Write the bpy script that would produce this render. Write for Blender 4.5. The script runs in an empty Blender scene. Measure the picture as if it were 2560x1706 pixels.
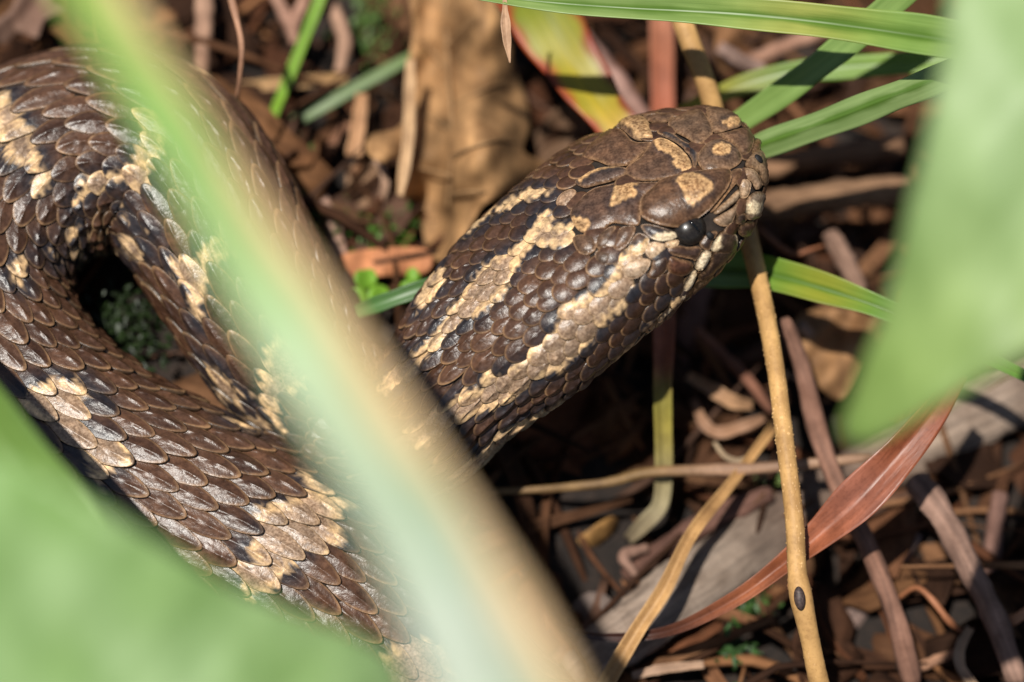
import bpy, math, random
import numpy as np
from mathutils import Vector
from mathutils.bvhtree import BVHTree
from mathutils.geometry import delaunay_2d_cdt

random.seed(7)
rng = np.random.default_rng(7)
SC = bpy.context.scene
CM = 0.01                      # everything below is worked out in centimetres

# ------------------------------------------------------------------ camera
TILT = math.radians(28)
DIST = 40.0                    # lens to focus plane
PPC = 2560 / 11.0              # photo pixels per cm in the focus plane (frame is 11 cm wide)
Z0 = 3.5                       # height of the focus plane's centre above the soil
ct, st = math.cos(TILT), math.sin(TILT)
R_ = np.array([1.0, 0, 0]); U_ = np.array([0, ct, st]); W_ = np.array([0, -st, ct])
F_ = np.array([0, 0, Z0])
cam_d = bpy.data.cameras.new('camera'); cam = bpy.data.objects.new('camera', cam_d)
SC.collection.objects.link(cam); SC.camera = cam
cam_d.sensor_width = 36; cam_d.lens = 36 * DIST / 11.0
cam_d.clip_start = 0.005; cam_d.clip_end = 200
cam.location = Vector((F_ + DIST * W_) * CM); cam.rotation_euler = (TILT, 0, 0)
cam_d.dof.use_dof = True; cam_d.dof.focus_distance = (DIST + 0.25) * CM
cam_d.dof.aperture_fstop = cam_d.lens / 13.0

# ------------------------------------------------------------------ light
SUN = np.array([-0.19, 0.285, 0.94]); SUN /= np.linalg.norm(SUN)
sun_w = SUN[0] * R_ + SUN[1] * U_ + SUN[2] * W_
world = bpy.data.worlds.new('World'); SC.world = world; world.use_nodes = True
nt = world.node_tree; bg = nt.nodes['Background']
sky = nt.nodes.new('ShaderNodeTexSky'); sky.sky_type = 'NISHITA'; sky.sun_disc = False
sky.sun_elevation = math.asin(sun_w[2]); sky.sun_rotation = math.atan2(sun_w[0], sun_w[1])
nt.links.new(sky.outputs[0], bg.inputs[0]); bg.inputs[1].default_value = 0.05
sl = bpy.data.lights.new('sun', 'SUN'); sl.energy = 5.0; sl.angle = math.radians(0.55); sl.color = (1, 0.955, 0.88)
so = bpy.data.objects.new('sun', sl); SC.collection.objects.link(so)
so.rotation_euler = Vector(-sun_w).to_track_quat('-Z', 'Y').to_euler()
SC.view_settings.view_transform = 'Standard'; SC.view_settings.look = 'None'
SC.view_settings.gamma = 1; SC.view_settings.use_curve_mapping = False
SC.view_settings.exposure = 0.3
SC.cycles.max_bounces = 6

# ------------------------------------------------------------------ photo pixel <-> place
def P(px, py, w):
    """point on the line of sight through a photo pixel, w cm in front of the focus plane"""
    px, py, w = np.asarray(px, float), np.asarray(py, float), np.asarray(w, float)
    k = (DIST - w) / DIST / PPC
    return F_ + ((px - 1280) * k)[..., None] * R_ + ((853 - py) * k)[..., None] * U_ + w[..., None] * W_
def proj(p):
    r = p - F_; w = r @ W_; k = DIST / (DIST - w) * PPC
    return 1280 + (r @ R_) * k, 853 - (r @ U_) * k, w
def terrain(x, y):
    x = np.asarray(x, float); y = np.asarray(y, float)
    far = np.exp(-(x**2 + y**2) / 900)
    return (0.15 + 1.5 * np.exp(-((x + 5.2)**2 + (y - 3.2)**2) / 9.0)
            + far * (0.13 * np.sin(1.3 * x + .5) * np.cos(1.1 * y + 1) + 0.08 * np.sin(2.7 * x - 1.9 * y)) + 0.25 * np.sin(x / 9) * np.sin(y / 7 + 1) - .75 / (1 + np.exp(-(x - .8) * 1.6)))
def G(px, py, dz=0.0):
    """where the sight line through a pixel meets the ground, raised by dz"""
    z = 0.3
    for _ in range(12):
        w0 = (z - Z0) / ct
        for _ in range(6):
            p = P(px, py, w0); w0 += (z - p[2]) * 0.9
        z = float(terrain(p[0], p[1])) + dz
    return P(px, py, w0)
def catmull(a, n):
    a = np.asarray(a, float)
    if len(a) < 3:
        t = np.linspace(0, 1, n)[:, None]; return a[0] * (1 - t) + a[-1] * t
    e = np.vstack([2 * a[0] - a[1], a, 2 * a[-1] - a[-2]])
    t = np.linspace(0, len(a) - 1 - 1e-9, n); i = t.astype(int); f = (t - i)[:, None]
    p0, p1, p2, p3 = e[i], e[i + 1], e[i + 2], e[i + 3]
    return 0.5 * (2 * p1 + (p2 - p0) * f + (2 * p0 - 5 * p1 + 4 * p2 - p3) * f**2 + (3 * p1 - p0 - 3 * p2 + p3) * f**3)
def unit(v):
    return v / (np.linalg.norm(v, axis=-1, keepdims=True) + 1e-12)

# ------------------------------------------------------------------ materials
def new_mat(name):
    m = bpy.data.materials.new(name); m.use_nodes = True
    n = m.node_tree; return m, n, n.nodes['Principled BSDF']
def nd(n, t, **kw):
    x = n.nodes.new(t)
    for k, v in kw.items():
        setattr(x, k, v)
    return x
def inp(n, node, name, v):
    if hasattr(v, 'is_linked') or hasattr(v, 'links'):
        n.links.new(v, node.inputs[name])
    else:
        node.inputs[name].default_value = v
def mixc(n, a, b, f, bt='MIX'):
    x = nd(n, 'ShaderNodeMix', data_type='RGBA', blend_type=bt)
    for s, v in ((0, f), (6, a), (7, b)):
        if hasattr(v, 'links'):
            n.links.new(v, x.inputs[s])
        else:
            x.inputs[s].default_value = v
    return x.outputs[2]
def ramp(n, f, p0, p1, c0=(0, 0, 0, 1), c1=(1, 1, 1, 1)):
    r = nd(n, 'ShaderNodeValToRGB'); n.links.new(f, r.inputs[0])
    r.color_ramp.elements[0].position = p0; r.color_ramp.elements[1].position = p1
    r.color_ramp.elements[0].color = c0; r.color_ramp.elements[1].color = c1
    return r.outputs[0]
def noise(n, scale, coord=None, detail=3, rough=.55, vec=None):
    x = nd(n, 'ShaderNodeTexNoise'); x.inputs['Scale'].default_value = scale
    x.inputs['Detail'].default_value = detail; x.inputs['Roughness'].default_value = rough
    if vec is not None:
        n.links.new(vec, x.inputs['Vector'])
    return x.outputs['Fac']
def objco(n):
    return nd(n, 'ShaderNodeNewGeometry').outputs['Position']
def stretched_uv(n, sx, sy):
    u = nd(n, 'ShaderNodeUVMap', uv_map='UVMap'); m = nd(n, 'ShaderNodeMapping')
    m.inputs['Scale'].default_value = (sx, sy, 1); n.links.new(u.outputs[0], m.inputs[0]); return m.outputs[0]
def bump(n, h, strength, dist):
    b = nd(n, 'ShaderNodeBump'); b.inputs['Strength'].default_value = strength; b.inputs['Distance'].default_value = dist
    n.links.new(h, b.inputs['Height']); return b.outputs[0]

def snake_mat():
    m, n, b = new_mat('snake_skin'); co = objco(n)
    col = nd(n, 'ShaderNodeAttribute', attribute_name='Col')
    sp = nd(n, 'ShaderNodeAttribute', attribute_name='Speck')
    fine = noise(n, 3400, vec=co, detail=2); mid = noise(n, 1500, vec=co, detail=4, rough=.65); big = noise(n, 380, vec=co, detail=2)
    speck = ramp(n, fine, .40, .58)
    c1 = mixc(n, col.outputs['Color'], mixc(n, col.outputs['Color'], (.35, .27, .2, 1), 1, 'MULTIPLY'), 0)
    dark = mixc(n, col.outputs['Color'], (.36, .28, .22, 1), 1.0, 'MULTIPLY')
    # dark pepper on the pale patches, where Speck is 1
    mul = nd(n, 'ShaderNodeMath', operation='MULTIPLY'); inv = nd(n, 'ShaderNodeMath', operation='SUBTRACT')
    inv.inputs[0].default_value = 1; n.links.new(speck, inv.inputs[1])
    n.links.new(inv.outputs[0], mul.inputs[0]); n.links.new(sp.outputs['Fac'], mul.inputs[1])
    c2 = mixc(n, col.outputs['Color'], dark, mul.outputs[0])
    c3 = mixc(n, c2, ramp(n, mid, .3, .72, (.6, .57, .55, 1), (1.45, 1.4, 1.36, 1)), 1.0, 'MULTIPLY')
    c4 = mixc(n, c3, ramp(n, big, .35, .7, (.85, .85, .88, 1), (1.15, 1.1, 1.05, 1)), 1.0, 'MULTIPLY')
    n.links.new(c4, b.inputs['Base Color'])
    n.links.new(ramp(n, mid, .3, .8, (.29, .29, .29, 1), (.47, .47, .47, 1)), b.inputs['Roughness'])
    b.inputs['Specular IOR Level'].default_value = .5
    wr = nd(n, 'ShaderNodeMath', operation='MULTIPLY_ADD'); n.links.new(noise(n, 620, vec=co, detail=3, rough=.6), wr.inputs[0]); wr.inputs[1].default_value = .9; n.links.new(mid, wr.inputs[2])
    n.links.new(bump(n, wr.outputs[0], .55, .00016), b.inputs['Normal'])
    return m
def skin_mat():
    m, n, b = new_mat('skin_between_scales'); co = objco(n)
    n.links.new(ramp(n, noise(n, 900, vec=co), .3, .7, (.012, .010, .009, 1), (.035, .026, .021, 1)), b.inputs['Base Color'])
    b.inputs['Roughness'].default_value = .9; b.inputs['Specular IOR Level'].default_value = .15; return m
def dry_mat(name, rough=.75, streak=26, spec=.3, contrast=.35, trans=0.0):
    m, n, b = new_mat(name); co = objco(n)
    col = nd(n, 'ShaderNodeAttribute', attribute_name='Col')
    s = noise(n, 1.0, vec=stretched_uv(n, streak, 1.2), detail=4); g = noise(n, 260, vec=co, detail=4); f = noise(n, 2400, vec=co, detail=2)
    lo, hi = 1 - contrast, 1 + contrast
    c = mixc(n, col.outputs['Color'], ramp(n, s, .3, .7, (lo, lo, lo, 1), (hi, hi, hi * .97, 1)), 1.0, 'MULTIPLY')
    c = mixc(n, c, ramp(n, g, .32, .7, (.62, .58, .55, 1), (1.2, 1.2, 1.18, 1)), 1.0, 'MULTIPLY')
    c = mixc(n, c, ramp(n, f, .3, .5, (.75, .72, .7, 1), (1, 1, 1, 1)), .7, 'MULTIPLY')
    n.links.new(c, b.inputs['Base Color']); b.inputs['Roughness'].default_value = rough
    b.inputs['Specular IOR Level'].default_value = spec
    n.links.new(bump(n, s, .6, .00025), b.inputs['Normal'])
    if trans:
        t = nd(n, 'ShaderNodeBsdfTranslucent'); n.links.new(c, t.inputs['Color'])
        x = nd(n, 'ShaderNodeMixShader'); x.inputs[0].default_value = trans
        n.links.new(b.outputs[0], x.inputs[1]); n.links.new(t.outputs[0], x.inputs[2])
        n.links.new(x.outputs[0], n.nodes['Material Output'].inputs[0])
    return m
def green_mat(name, rough=.42, trans=.28, vein=14):
    m, n, b = new_mat(name); co = objco(n)
    col = nd(n, 'ShaderNodeAttribute', attribute_name='Col')
    s = noise(n, 1.0, vec=stretched_uv(n, vein, .35), detail=3); g = noise(n, 150, vec=co, detail=3)
    c = mixc(n, col.outputs['Color'], ramp(n, s, .3, .7, (.78, .82, .75, 1), (1.2, 1.15, 1.25, 1)), 1.0, 'MULTIPLY')
    c = mixc(n, c, ramp(n, g, .3, .7, (.85, .88, .8, 1), (1.12, 1.1, 1.15, 1)), 1.0, 'MULTIPLY')
    n.links.new(c, b.inputs['Base Color']); b.inputs['Roughness'].default_value = rough
    n.links.new(bump(n, s, .5, .0002), b.inputs['Normal'])
    t = nd(n, 'ShaderNodeBsdfTranslucent'); tc = mixc(n, c, (1.1, 1.25, .55, 1), 1.0, 'MULTIPLY'); n.links.new(tc, t.inputs['Color'])
    x = nd(n, 'ShaderNodeMixShader'); x.inputs[0].default_value = trans
    n.links.new(b.outputs[0], x.inputs[1]); n.links.new(t.outputs[0], x.inputs[2])
    n.links.new(x.outputs[0], n.nodes['Material Output'].inputs[0])
    return m
def soil_mat():
    m, n, b = new_mat('dark_humus'); co = objco(n)
    a = noise(n, 120, vec=co, detail=6, rough=.7); c = noise(n, 700, vec=co, detail=4)
    k = mixc(n, ramp(n, a, .3, .75, (.005, .0035, .003, 1), (.030, .018, .012, 1)), ramp(n, c, .3, .7, (.5, .5, .5, 1), (1.4, 1.35, 1.3, 1)), 1.0, 'MULTIPLY')
    n.links.new(k, b.inputs['Base Color']); b.inputs['Roughness'].default_value = .95
    n.links.new(bump(n, c, .8, .001), b.inputs['Normal']); return m
def flat_mat(name, col, rough, spec=.5, coat=0.):
    m, n, b = new_mat(name); co = objco(n)
    v = ramp(n, noise(n, 4200, vec=co, detail=3), .35, .7, tuple(c * .5 for c in col) + (1,), tuple(c * 1.5 for c in col) + (1,))
    n.links.new(v, b.inputs['Base Color']); b.inputs['Roughness'].default_value = rough
    b.inputs['Specular IOR Level'].default_value = spec; b.inputs['Coat Weight'].default_value = coat
    b.inputs['Coat Roughness'].default_value = .06; return m
M_SNAKE = snake_mat(); M_SKIN = skin_mat()
M_STRAW = dry_mat('dry_straw', .6, 20, .35, .22); M_BARK = dry_mat('weathered_bark', .85, 16, .25, .42)
M_DEAD = dry_mat('dead_leaf', .7, 9, .2, .28, .12); M_RED = dry_mat('red_brown_leaf', .42, 12, .5, .25, .1)
M_STEM = dry_mat('tan_stem', .6, 5, .3, .16); M_GREEN = green_mat('green_blade'); M_LEAF = green_mat('broad_leaf', .5, .25, 2)
M_SOIL = soil_mat(); M_LITTER = dry_mat('litter_scraps', .85, 14, .12, .3)
M_EYE = flat_mat('eye_glass', (.016, .013, .011), .3, .35, .1); M_PUPIL = flat_mat('pupil_black', (.002, .002, .002), .08, .6, .5)
M_PIT = flat_mat('pit_black', (.004, .003, .003), .7)

# ------------------------------------------------------------------ mesh helpers
def mesh_obj(name, V, Fc, mat, col=None, uv=None, parent=None, smooth=True, speck=None, origin=None):
    V = np.asarray(V, float)
    if parent is not None:
        o0 = np.array(parent['_o'])
    elif origin is not None:
        o0 = np.asarray(origin, float)
    else:
        o0 = np.array([V[:, 0].mean(), V[:, 1].mean(), V[:, 2].min()])
    me = bpy.data.meshes.new(name)
    me.from_pydata(((V - o0) * CM).tolist(), [], Fc if isinstance(Fc, list) else Fc.tolist())
    if col is not None:
        a = me.attributes.new('Col', 'FLOAT_COLOR', 'POINT')
        c = np.ones((len(V), 4), np.float32); c[:, :3] = np.broadcast_to(col, (len(V), 3)); a.data.foreach_set('color', c.ravel())
    if speck is not None:
        a = me.attributes.new('Speck', 'FLOAT', 'POINT'); a.data.foreach_set('value', np.asarray(speck, np.float32))
    if uv is not None:
        l = me.uv_layers.new(name='UVMap'); idx = np.empty(len(me.loops), np.int32); me.loops.foreach_get('vertex_index', idx)
        l.data.foreach_set('uv', np.asarray(uv, np.float32)[idx].ravel())
    me.polygons.foreach_set('use_smooth', np.full(len(me.polygons), smooth)); me.materials.append(mat); me.update()
    o = bpy.data.objects.new(name, me); SC.collection.objects.link(o)
    if parent is not None:
        o.parent = parent['_e']
    else:
        o.location = Vector(o0 * CM)
    return o
def empty(name, loc):
    e = bpy.data.objects.new(name, None); SC.collection.objects.link(e); e.location = Vector(np.asarray(loc) * CM)
    e.empty_display_size = .01; return {'_e': e, '_o': np.asarray(loc, float)}
def sub(o, parent):          # handle for hanging a sub-part under a part that sits at its thing's origin
    return {'_e': o, '_o': parent['_o']}
def tag(o, label, cat, group=None, kind=None):
    if isinstance(o, dict):
        o = o['_e']
    o['label'] = label; o['category'] = cat
    if group: o['group'] = group
    if kind: o['kind'] = kind
    return o
def grid_faces(n, m, wrap=False, off=0):
    i, j = np.meshgrid(np.arange(n - 1), np.arange(m if wrap else m - 1), indexing='ij'); j2 = (j + 1) % m
    return np.stack([i * m + j, i * m + j2, (i + 1) * m + j2, (i + 1) * m + j], -1).reshape(-1, 4) + off
def place(pt):
    """(px, py, 'g', dz) on the ground or (px, py, w) at a distance from the focus plane"""
    return G(pt[0], pt[1], pt[3]) if len(pt) == 4 else P(pt[0], pt[1], pt[2])
def px2cm(p, px):
    _, _, w = proj(p); return px / PPC * (DIST - w) / DIST

def ribbon_data(pts, widths, col, fold=.25, roll=0., n=40, m=9, thick=.025, wave=.0, curl=0., up=None, edge=None, edge_w=.22, seed=0, raw=False):
    """a blade: folded or curled strip with thickness. widths in photo px at each control point"""
    r = np.random.default_rng(seed + 11)
    C = np.array(pts, float) if raw else np.array([place(p) for p in pts])
    wc = np.array(widths, float) if raw else np.array([px2cm(c, w) for c, w in zip(C, widths)])
    S = catmull(C, n); wd = np.maximum(catmull(wc[:, None], n)[:, 0], .008)
    T = unit(np.gradient(S, axis=0)); up = (W_ * .75 + np.array([0, 0, .25])) if up is None else np.asarray(up, float)
    N = unit(up - (T @ up)[:, None] * T); B = np.cross(T, N)
    rl = catmull(np.array(roll, float)[:, None], n)[:, 0] if np.ndim(roll) else np.full(n, roll)
    N, B = N * np.cos(rl)[:, None] + B * np.sin(rl)[:, None], B * np.cos(rl)[:, None] - N * np.sin(rl)[:, None]
    u = np.linspace(-1, 1, m); t = np.linspace(0, 1, n)
    h = (np.abs(u) * fold + curl * u**2)[None, :] * wd[:, None] * .5
    h = h + wave * wd[:, None] * (np.sin(t * 17 + seed)[:, None] * u[None, :] + .6 * np.sin(t * 9 + seed * 2)[:, None] * np.abs(u)[None, :]) * .5
    y = u[None, :] * wd[:, None] * .5 * (1 + .05 * np.sin(t * 23 + seed * 3)[:, None])
    top = S[:, None] + B[:, None] * y[..., None] + N[:, None] * h[..., None]; bot = top - N[:, None] * thick
    V = np.concatenate([top.reshape(-1, 3), bot.reshape(-1, 3)]); k = n * m
    f = grid_faces(n, m); fb = grid_faces(n, m, off=k)[:, ::-1]
    i = np.arange(n - 1); e1 = np.stack([i * m, (i + 1) * m, k + (i + 1) * m, k + i * m], 1)
    e2 = np.stack([i * m + m - 1, k + i * m + m - 1, k + (i + 1) * m + m - 1, (i + 1) * m + m - 1], 1)
    j = np.arange(m - 1); e3 = np.stack([j, k + j, k + j + 1, j + 1], 1); o = (n - 1) * m
    e4 = np.stack([o + j, o + j + 1, k + o + j + 1, k + o + j], 1)
    Fc = np.concatenate([f, fb, e1, e2, e3, e4])
    L = np.concatenate([[0], np.cumsum(np.linalg.norm(np.diff(S, axis=0), axis=1))])
    uv = np.stack([np.broadcast_to(y + seed * 3.1, (n, m)), np.broadcast_to(L[:, None], (n, m))], -1).reshape(-1, 2)
    c = np.array(col, float)
    cc = catmull(c, n) if c.ndim == 2 else np.broadcast_to(c, (n, 3))
    cc = np.broadcast_to(np.clip(cc, 0, 1)[:, None], (n, m, 3)).copy()
    if edge is not None:
        for side, ec in edge.items():
            d = np.abs(u) if side == 0 else (1 - u) if side > 0 else (1 + u)
            jag = edge_w * (1 + .5 * np.sin(t * 31 + seed) * np.sin(t * 13))
            f = np.clip(1.4 - d[None, :] / jag[:, None], 0, 1)[..., None]; cc = cc * (1 - f) + np.array(ec) * f
    cc = cc.reshape(-1, 3)
    return V, Fc, np.concatenate([cc, cc]), np.concatenate([uv, uv])
def ribbon(name, label, cat, pts, widths, col, mat=None, group=None, **kw):
    V, Fc, c, uv = ribbon_data(pts, widths, col, **kw)
    if mat is None and name == 'grass_blade': c = c * np.array([1.3, 1.05, .95])
    o = mesh_obj(name, V, Fc, mat or M_GREEN, c, uv); return tag(o, label, cat, group)
def tube_data(pts, widths, col, n=40, m=12, rough=.06, seed=0, raw=False, flat=1.0):
    r = np.random.default_rng(seed + 5)
    C = np.array(pts, float) if raw else np.array([place(p) for p in pts])
    wc = np.array(widths, float) if raw else np.array([px2cm(c, w) for c, w in zip(C, widths)])
    S = catmull(C, n); rad = np.maximum(catmull(wc[:, None], n)[:, 0] * .5, .006)
    T = unit(np.gradient(S, axis=0)); N = unit(W_ - (T @ W_)[:, None] * T); B = np.cross(T, N)
    a = np.linspace(0, 2 * np.pi, m, endpoint=False); t = np.linspace(0, 1, n)
    ph = r.uniform(0, 6, 6)
    g = 1 + rough * (np.sin(3 * a[None] + 9 * t[:, None] + ph[0]) + .8 * np.sin(2 * a[None] - 21 * t[:, None] + ph[1]) + .7 * np.sin(5 * a[None] + 40 * t[:, None] + ph[2]) + .6 * np.sin(33 * t[:, None] + ph[3])) + rough * .5 * r.standard_normal((n, m))
    rr = rad[:, None] * g; rr[0] *= .75; rr[-1] *= .75
    V = (S[:, None] + B[:, None] * (np.cos(a)[None] * rr)[..., None] + N[:, None] * (np.sin(a)[None] * rr * flat)[..., None]).reshape(-1, 3)
    Fc = grid_faces(n, m, True).tolist() + [list(range(m))[::-1], [(n - 1) * m + j for j in range(m)]]
    L = np.concatenate([[0], np.cumsum(np.linalg.norm(np.diff(S, axis=0), axis=1))])
    uv = np.stack([np.broadcast_to((a / (2 * np.pi))[None] * rad[:, None].mean() * 6 + seed * 1.7, (n, m)), np.broadcast_to(L[:, None], (n, m))], -1).reshape(-1, 2)
    c = np.array(col, float); cc = catmull(c, n) if c.ndim == 2 else np.broadcast_to(c, (n, 3))
    cc = np.broadcast_to(np.clip(cc, 0, 1)[:, None], (n, m, 3)).reshape(-1, 3)
    return V, Fc, cc, uv
def stick(name, label, cat, pts, widths, col, mat=None, group=None, parent=None, **kw):
    V, Fc, c, uv = tube_data(pts, widths, col, **kw)
    o = mesh_obj(name, V, Fc, mat or M_BARK, c, uv, parent=parent)
    return tag(o, label, cat, group) if label else o
def smooth_poly(poly, step):
    a = np.asarray(poly, float); k = len(a); e = np.vstack([a[-2:], a, a[:3]]); out = []
    for i in range(k):
        p0, p1, p2, p3 = e[i + 1], e[i + 2], e[i + 3], e[i + 4]
        q = max(2, int(np.linalg.norm(p2 - p1) / step)); f = np.linspace(0, 1, q, endpoint=False)[:, None]
        out.append(0.5 * (2 * p1 + (p2 - p0) * f + (2 * p0 - 5 * p1 + 4 * p2 - p3) * f**2 + (3 * p1 - p0 - 3 * p2 + p3) * f**3))
    return np.vstack(out)
def seg_dist(q, poly):
    """distance of points to a closed outline, and whether inside"""
    a = poly; b = np.roll(poly, -1, 0); d = np.full(len(q), 1e9); ins = np.zeros(len(q), bool)
    for p0, p1 in zip(a, b):
        e = p1 - p0; t = np.clip(((q - p0) @ e) / (e @ e + 1e-9), 0, 1); d = np.minimum(d, np.hypot(*(q - p0 - t[:, None] * e).T))
        c = (p0[1] > q[:, 1]) != (p1[1] > q[:, 1])
        with np.errstate(divide='ignore', invalid='ignore'):
            ins ^= c & (q[:, 0] < (p1[0] - p0[0]) * (q[:, 1] - p0[1]) / (p1[1] - p0[1] + 1e-12) + p0[0])
    return d, ins
def fill_poly(poly, step):
    """triangulated filling of an outline with inner points; returns 2-D points, faces, distance to outline"""
    b = smooth_poly(poly, step); lo, hi = b.min(0), b.max(0)
    gx, gy = np.meshgrid(np.arange(lo[0], hi[0], step), np.arange(lo[1], hi[1], step * .87)); gx = gx + (np.arange(gx.shape[0]) % 2)[:, None] * step * .5
    q = np.stack([gx.ravel(), gy.ravel()], 1); d, ins = seg_dist(q, b); q = q[ins & (d > step * .55)]
    pts = np.vstack([b, q]); k = len(b)
    res = delaunay_2d_cdt([Vector(p) for p in pts], [(i, (i + 1) % k) for i in range(k)], [], 1, 1e-6)
    v = np.array([[p.x, p.y] for p in res[0]]); f = [list(x) for x in res[2]]
    d, _ = seg_dist(v, b); return v, f, d, b

# ------------------------------------------------------------------ ground
def build_ground():
    a = np.concatenate([-np.geomspace(3000, 15, 26), np.linspace(-14.6, 14.6, 130), np.geomspace(15, 3000, 26)])
    X, Y = np.meshgrid(a, a, indexing='ij'); Z = terrain(X, Y)
    near = np.exp(-(X**2 + Y**2) / 300)
    Z = Z + near * .1 * (rng.standard_normal(X.shape) * .5) - .05
    o = mesh_obj('ground', np.stack([X, Y, Z], -1).reshape(-1, 3), grid_faces(len(a), len(a)), M_SOIL, origin=(0, 0, 0))
    o['kind'] = 'structure'; o['label'] = 'dark humus soil under the leaf litter'
build_ground()

# ------------------------------------------------------------------ snake: centre line from tail end to snout
#  px, py, w, half width, top, bottom, roundness exponent, roll(0 body: dorsal = up; 1 = head tilt)
CP = np.array([
    (1560, 2080, -2.0, .92, .84, .80, 2.1, 0), (1230, 1830, -1.6, .98, .90, .86, 2.1, 0), (975, 1600, -1.3, 1.04, .96, .90, 2.1, 0),
    (730, 1415, -1.15, 1.07, .98, .92, 2.1, 0), (470, 1272, -1.1, 1.08, .98, .92, 2.1, 0), (215, 1130, -1.15, 1.08, .98, .92, 2.1, 0),
    (25, 960, -1.3, 1.08, .96, .92, 2.1, 0), (-65, 775, -1.5, 1.08, .95, .92, 2.1, 0), (-50, 600, -1.7, 1.09, .95, .92, 2.1, 0),
    (40, 462, -1.85, 1.13, .95, .97, 2.1, 0), (170, 386, -1.95, 1.17, .96, 1.0, 2.1, 0), (310, 378, -1.95, 1.17, .95, 1.0, 2.1, 0),
    (430, 430, -1.85, 1.05, .92, .90, 2.1, 0), (520, 545, -1.7, 1.0, .88, .86, 2.1, 0), (590, 675, -1.6, .95, .84, .82, 2.1, 0),
    (665, 810, -1.6, .90, .80, .78, 2.1, 0), (745, 930, -1.7, .84, .75, .74, 2.1, .05), (850, 1035, -1.75, .78, .70, .70, 2.1, .2),
    (960, 1085, -1.45, .74, .66, .66, 2.1, .5), (1060, 1055, -1.15, .74, .66, .66, 2.15, .85), (1135, 965, -.95, .82, .72, .68, 2.25, 1),
    (1215, 875, -.85, .98, .77, .68, 2.4, 1), (1310, 785, -.75, 1.12, .80, .66, 2.5, 1), (1440, 668, -.65, 1.17, .78, .66, 2.6, 1),
    (1560, 565, -.62, 1.17, .72, .68, 2.6, 1), (1680, 478, -.62, 1.09, .60, .66, 2.6, 1), (1800, 410, -.68, .85, .47, .52, 2.5, 1), (1902, 375, -.75, .60, .36, .40, 2.4, 1)])
NT = 192
def build_snake_table():
    C = P(CP[:, 0], CP[:, 1], CP[:, 2]); n = 1400
    S = catmull(C, n); A = catmull(CP[:, 3:], n)
    L = np.concatenate([[0], np.cumsum(np.linalg.norm(np.diff(S, axis=0), axis=1))])
    s = np.linspace(0, L[-1], n)
    S = np.stack([np.interp(s, L, S[:, k]) for k in range(3)], 1); A = np.stack([np.interp(s, L, A[:, k]) for k in range(A.shape[1])], 1)
    T = unit(np.gradient(S, axis=0))
    d0 = np.array([0, 0, 1.0]); d1 = -.39 * R_ + .57 * U_ + .72 * W_
    D = unit(d0 * (1 - A[:, 4:5]) + d1 * A[:, 4:5]); D = unit(D - (D * T).sum(1, keepdims=True) * T)
    for _ in range(30):
        D[1:-1] = unit(D[:-2] + D[1:-1] * 2 + D[2:]); D = unit(D - (D * T).sum(1, keepdims=True) * T)
    Rt = np.cross(T, D)                      # the snake's right side
    a = np.linspace(0, 2 * np.pi, 720, endpoint=False)
    tau = np.linspace(0, 1, NT, endpoint=False); out = np.empty((n, NT, 3)); circ = np.empty(n)
    end = s[-1]; snl = .62
    for i in range(n):
        aw, bt, bb, ex, _ = A[i]; e = 2 / ex
        c, q = np.cos(a), np.sin(a)
        y = aw * np.sign(q) * np.abs(q)**e; z = np.where(c > 0, bt, bb) * np.sign(c) * np.abs(c)**e
        f = 1.0
        if s[i] > end - snl:
            t = (s[i] - (end - snl)) / snl; f = max(1 - t**2.7, 0)**(1 / 2.3)
        y, z = y * f, z * f
        ll = np.concatenate([[0], np.cumsum(np.hypot(np.diff(np.append(y, y[0])), np.diff(np.append(z, z[0]))))]); circ[i] = ll[-1]
        tt = tau * ll[-1]
        yy = np.interp(tt, ll, np.append(y, y[0])); zz = np.interp(tt, ll, np.append(z, z[0]))
        out[i] = S[i] + yy[:, None] * Rt[i] + zz[:, None] * D[i]
    return s, out, circ, S, T
sS, TAB, CIRC, AXIS, TANG = build_snake_table()
def table_normals(tab):
    ds = np.gradient(tab, axis=0); dt = np.roll(tab, -1, 1) - np.roll(tab, 1, 1)
    return unit(np.cross(dt, ds))
NRM = table_normals(TAB)
if ((TAB[700] - AXIS[700]) * NRM[700]).sum() < 0:
    NRM = -NRM
# eye socket and the hollow in front of it, both sides of the head
EYE = np.array([1728, 570])
def sample(s, tau, arr):
    fi = np.clip(np.interp(s, sS, np.arange(len(sS))), 0, len(sS) - 1.001); i = fi.astype(int); f = (fi - i)[:, None]
    tj = (tau % 1.0) * NT; j = tj.astype(int) % NT; g = (tj - np.floor(tj))[:, None]; j2 = (j + 1) % NT
    return (arr[i, j] * (1 - g) + arr[i, j2] * g) * (1 - f) + (arr[i + 1, j] * (1 - g) + arr[i + 1, j2] * g) * f
VIEW = F_ + DIST * W_
pxs, pys, _ = proj(TAB.reshape(-1, 3)); pxs = pxs.reshape(TAB.shape[:2]); pys = pys.reshape(TAB.shape[:2])
facing = ((VIEW - TAB) * NRM).sum(-1) > 0
HEAD0 = np.argmin(np.hypot(*(np.stack(proj(AXIS)[:2], 1) - np.array([1060, 1055])).T) + (np.arange(len(sS)) < 900) * 1e6)
S_HEAD = sS[HEAD0]
hm = (np.arange(len(sS)) > HEAD0)[:, None] & facing
dd = np.where(hm, np.hypot(pxs - EYE[0], pys - EYE[1]), 1e9); ie, je = np.unravel_index(np.argmin(dd), dd.shape)
for jj in (je, (NT - je) % NT):
    d = np.linalg.norm(TAB - TAB[ie, jj], axis=-1); TAB = TAB - NRM * (.13 * np.exp(-(d / .17)**2))[..., None]
    k2 = min(ie + 45, len(sS) - 1); d = np.linalg.norm(TAB - TAB[k2, jj], axis=-1); TAB = TAB - NRM * (.06 * np.exp(-(d / .12)**2))[..., None]
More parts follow.
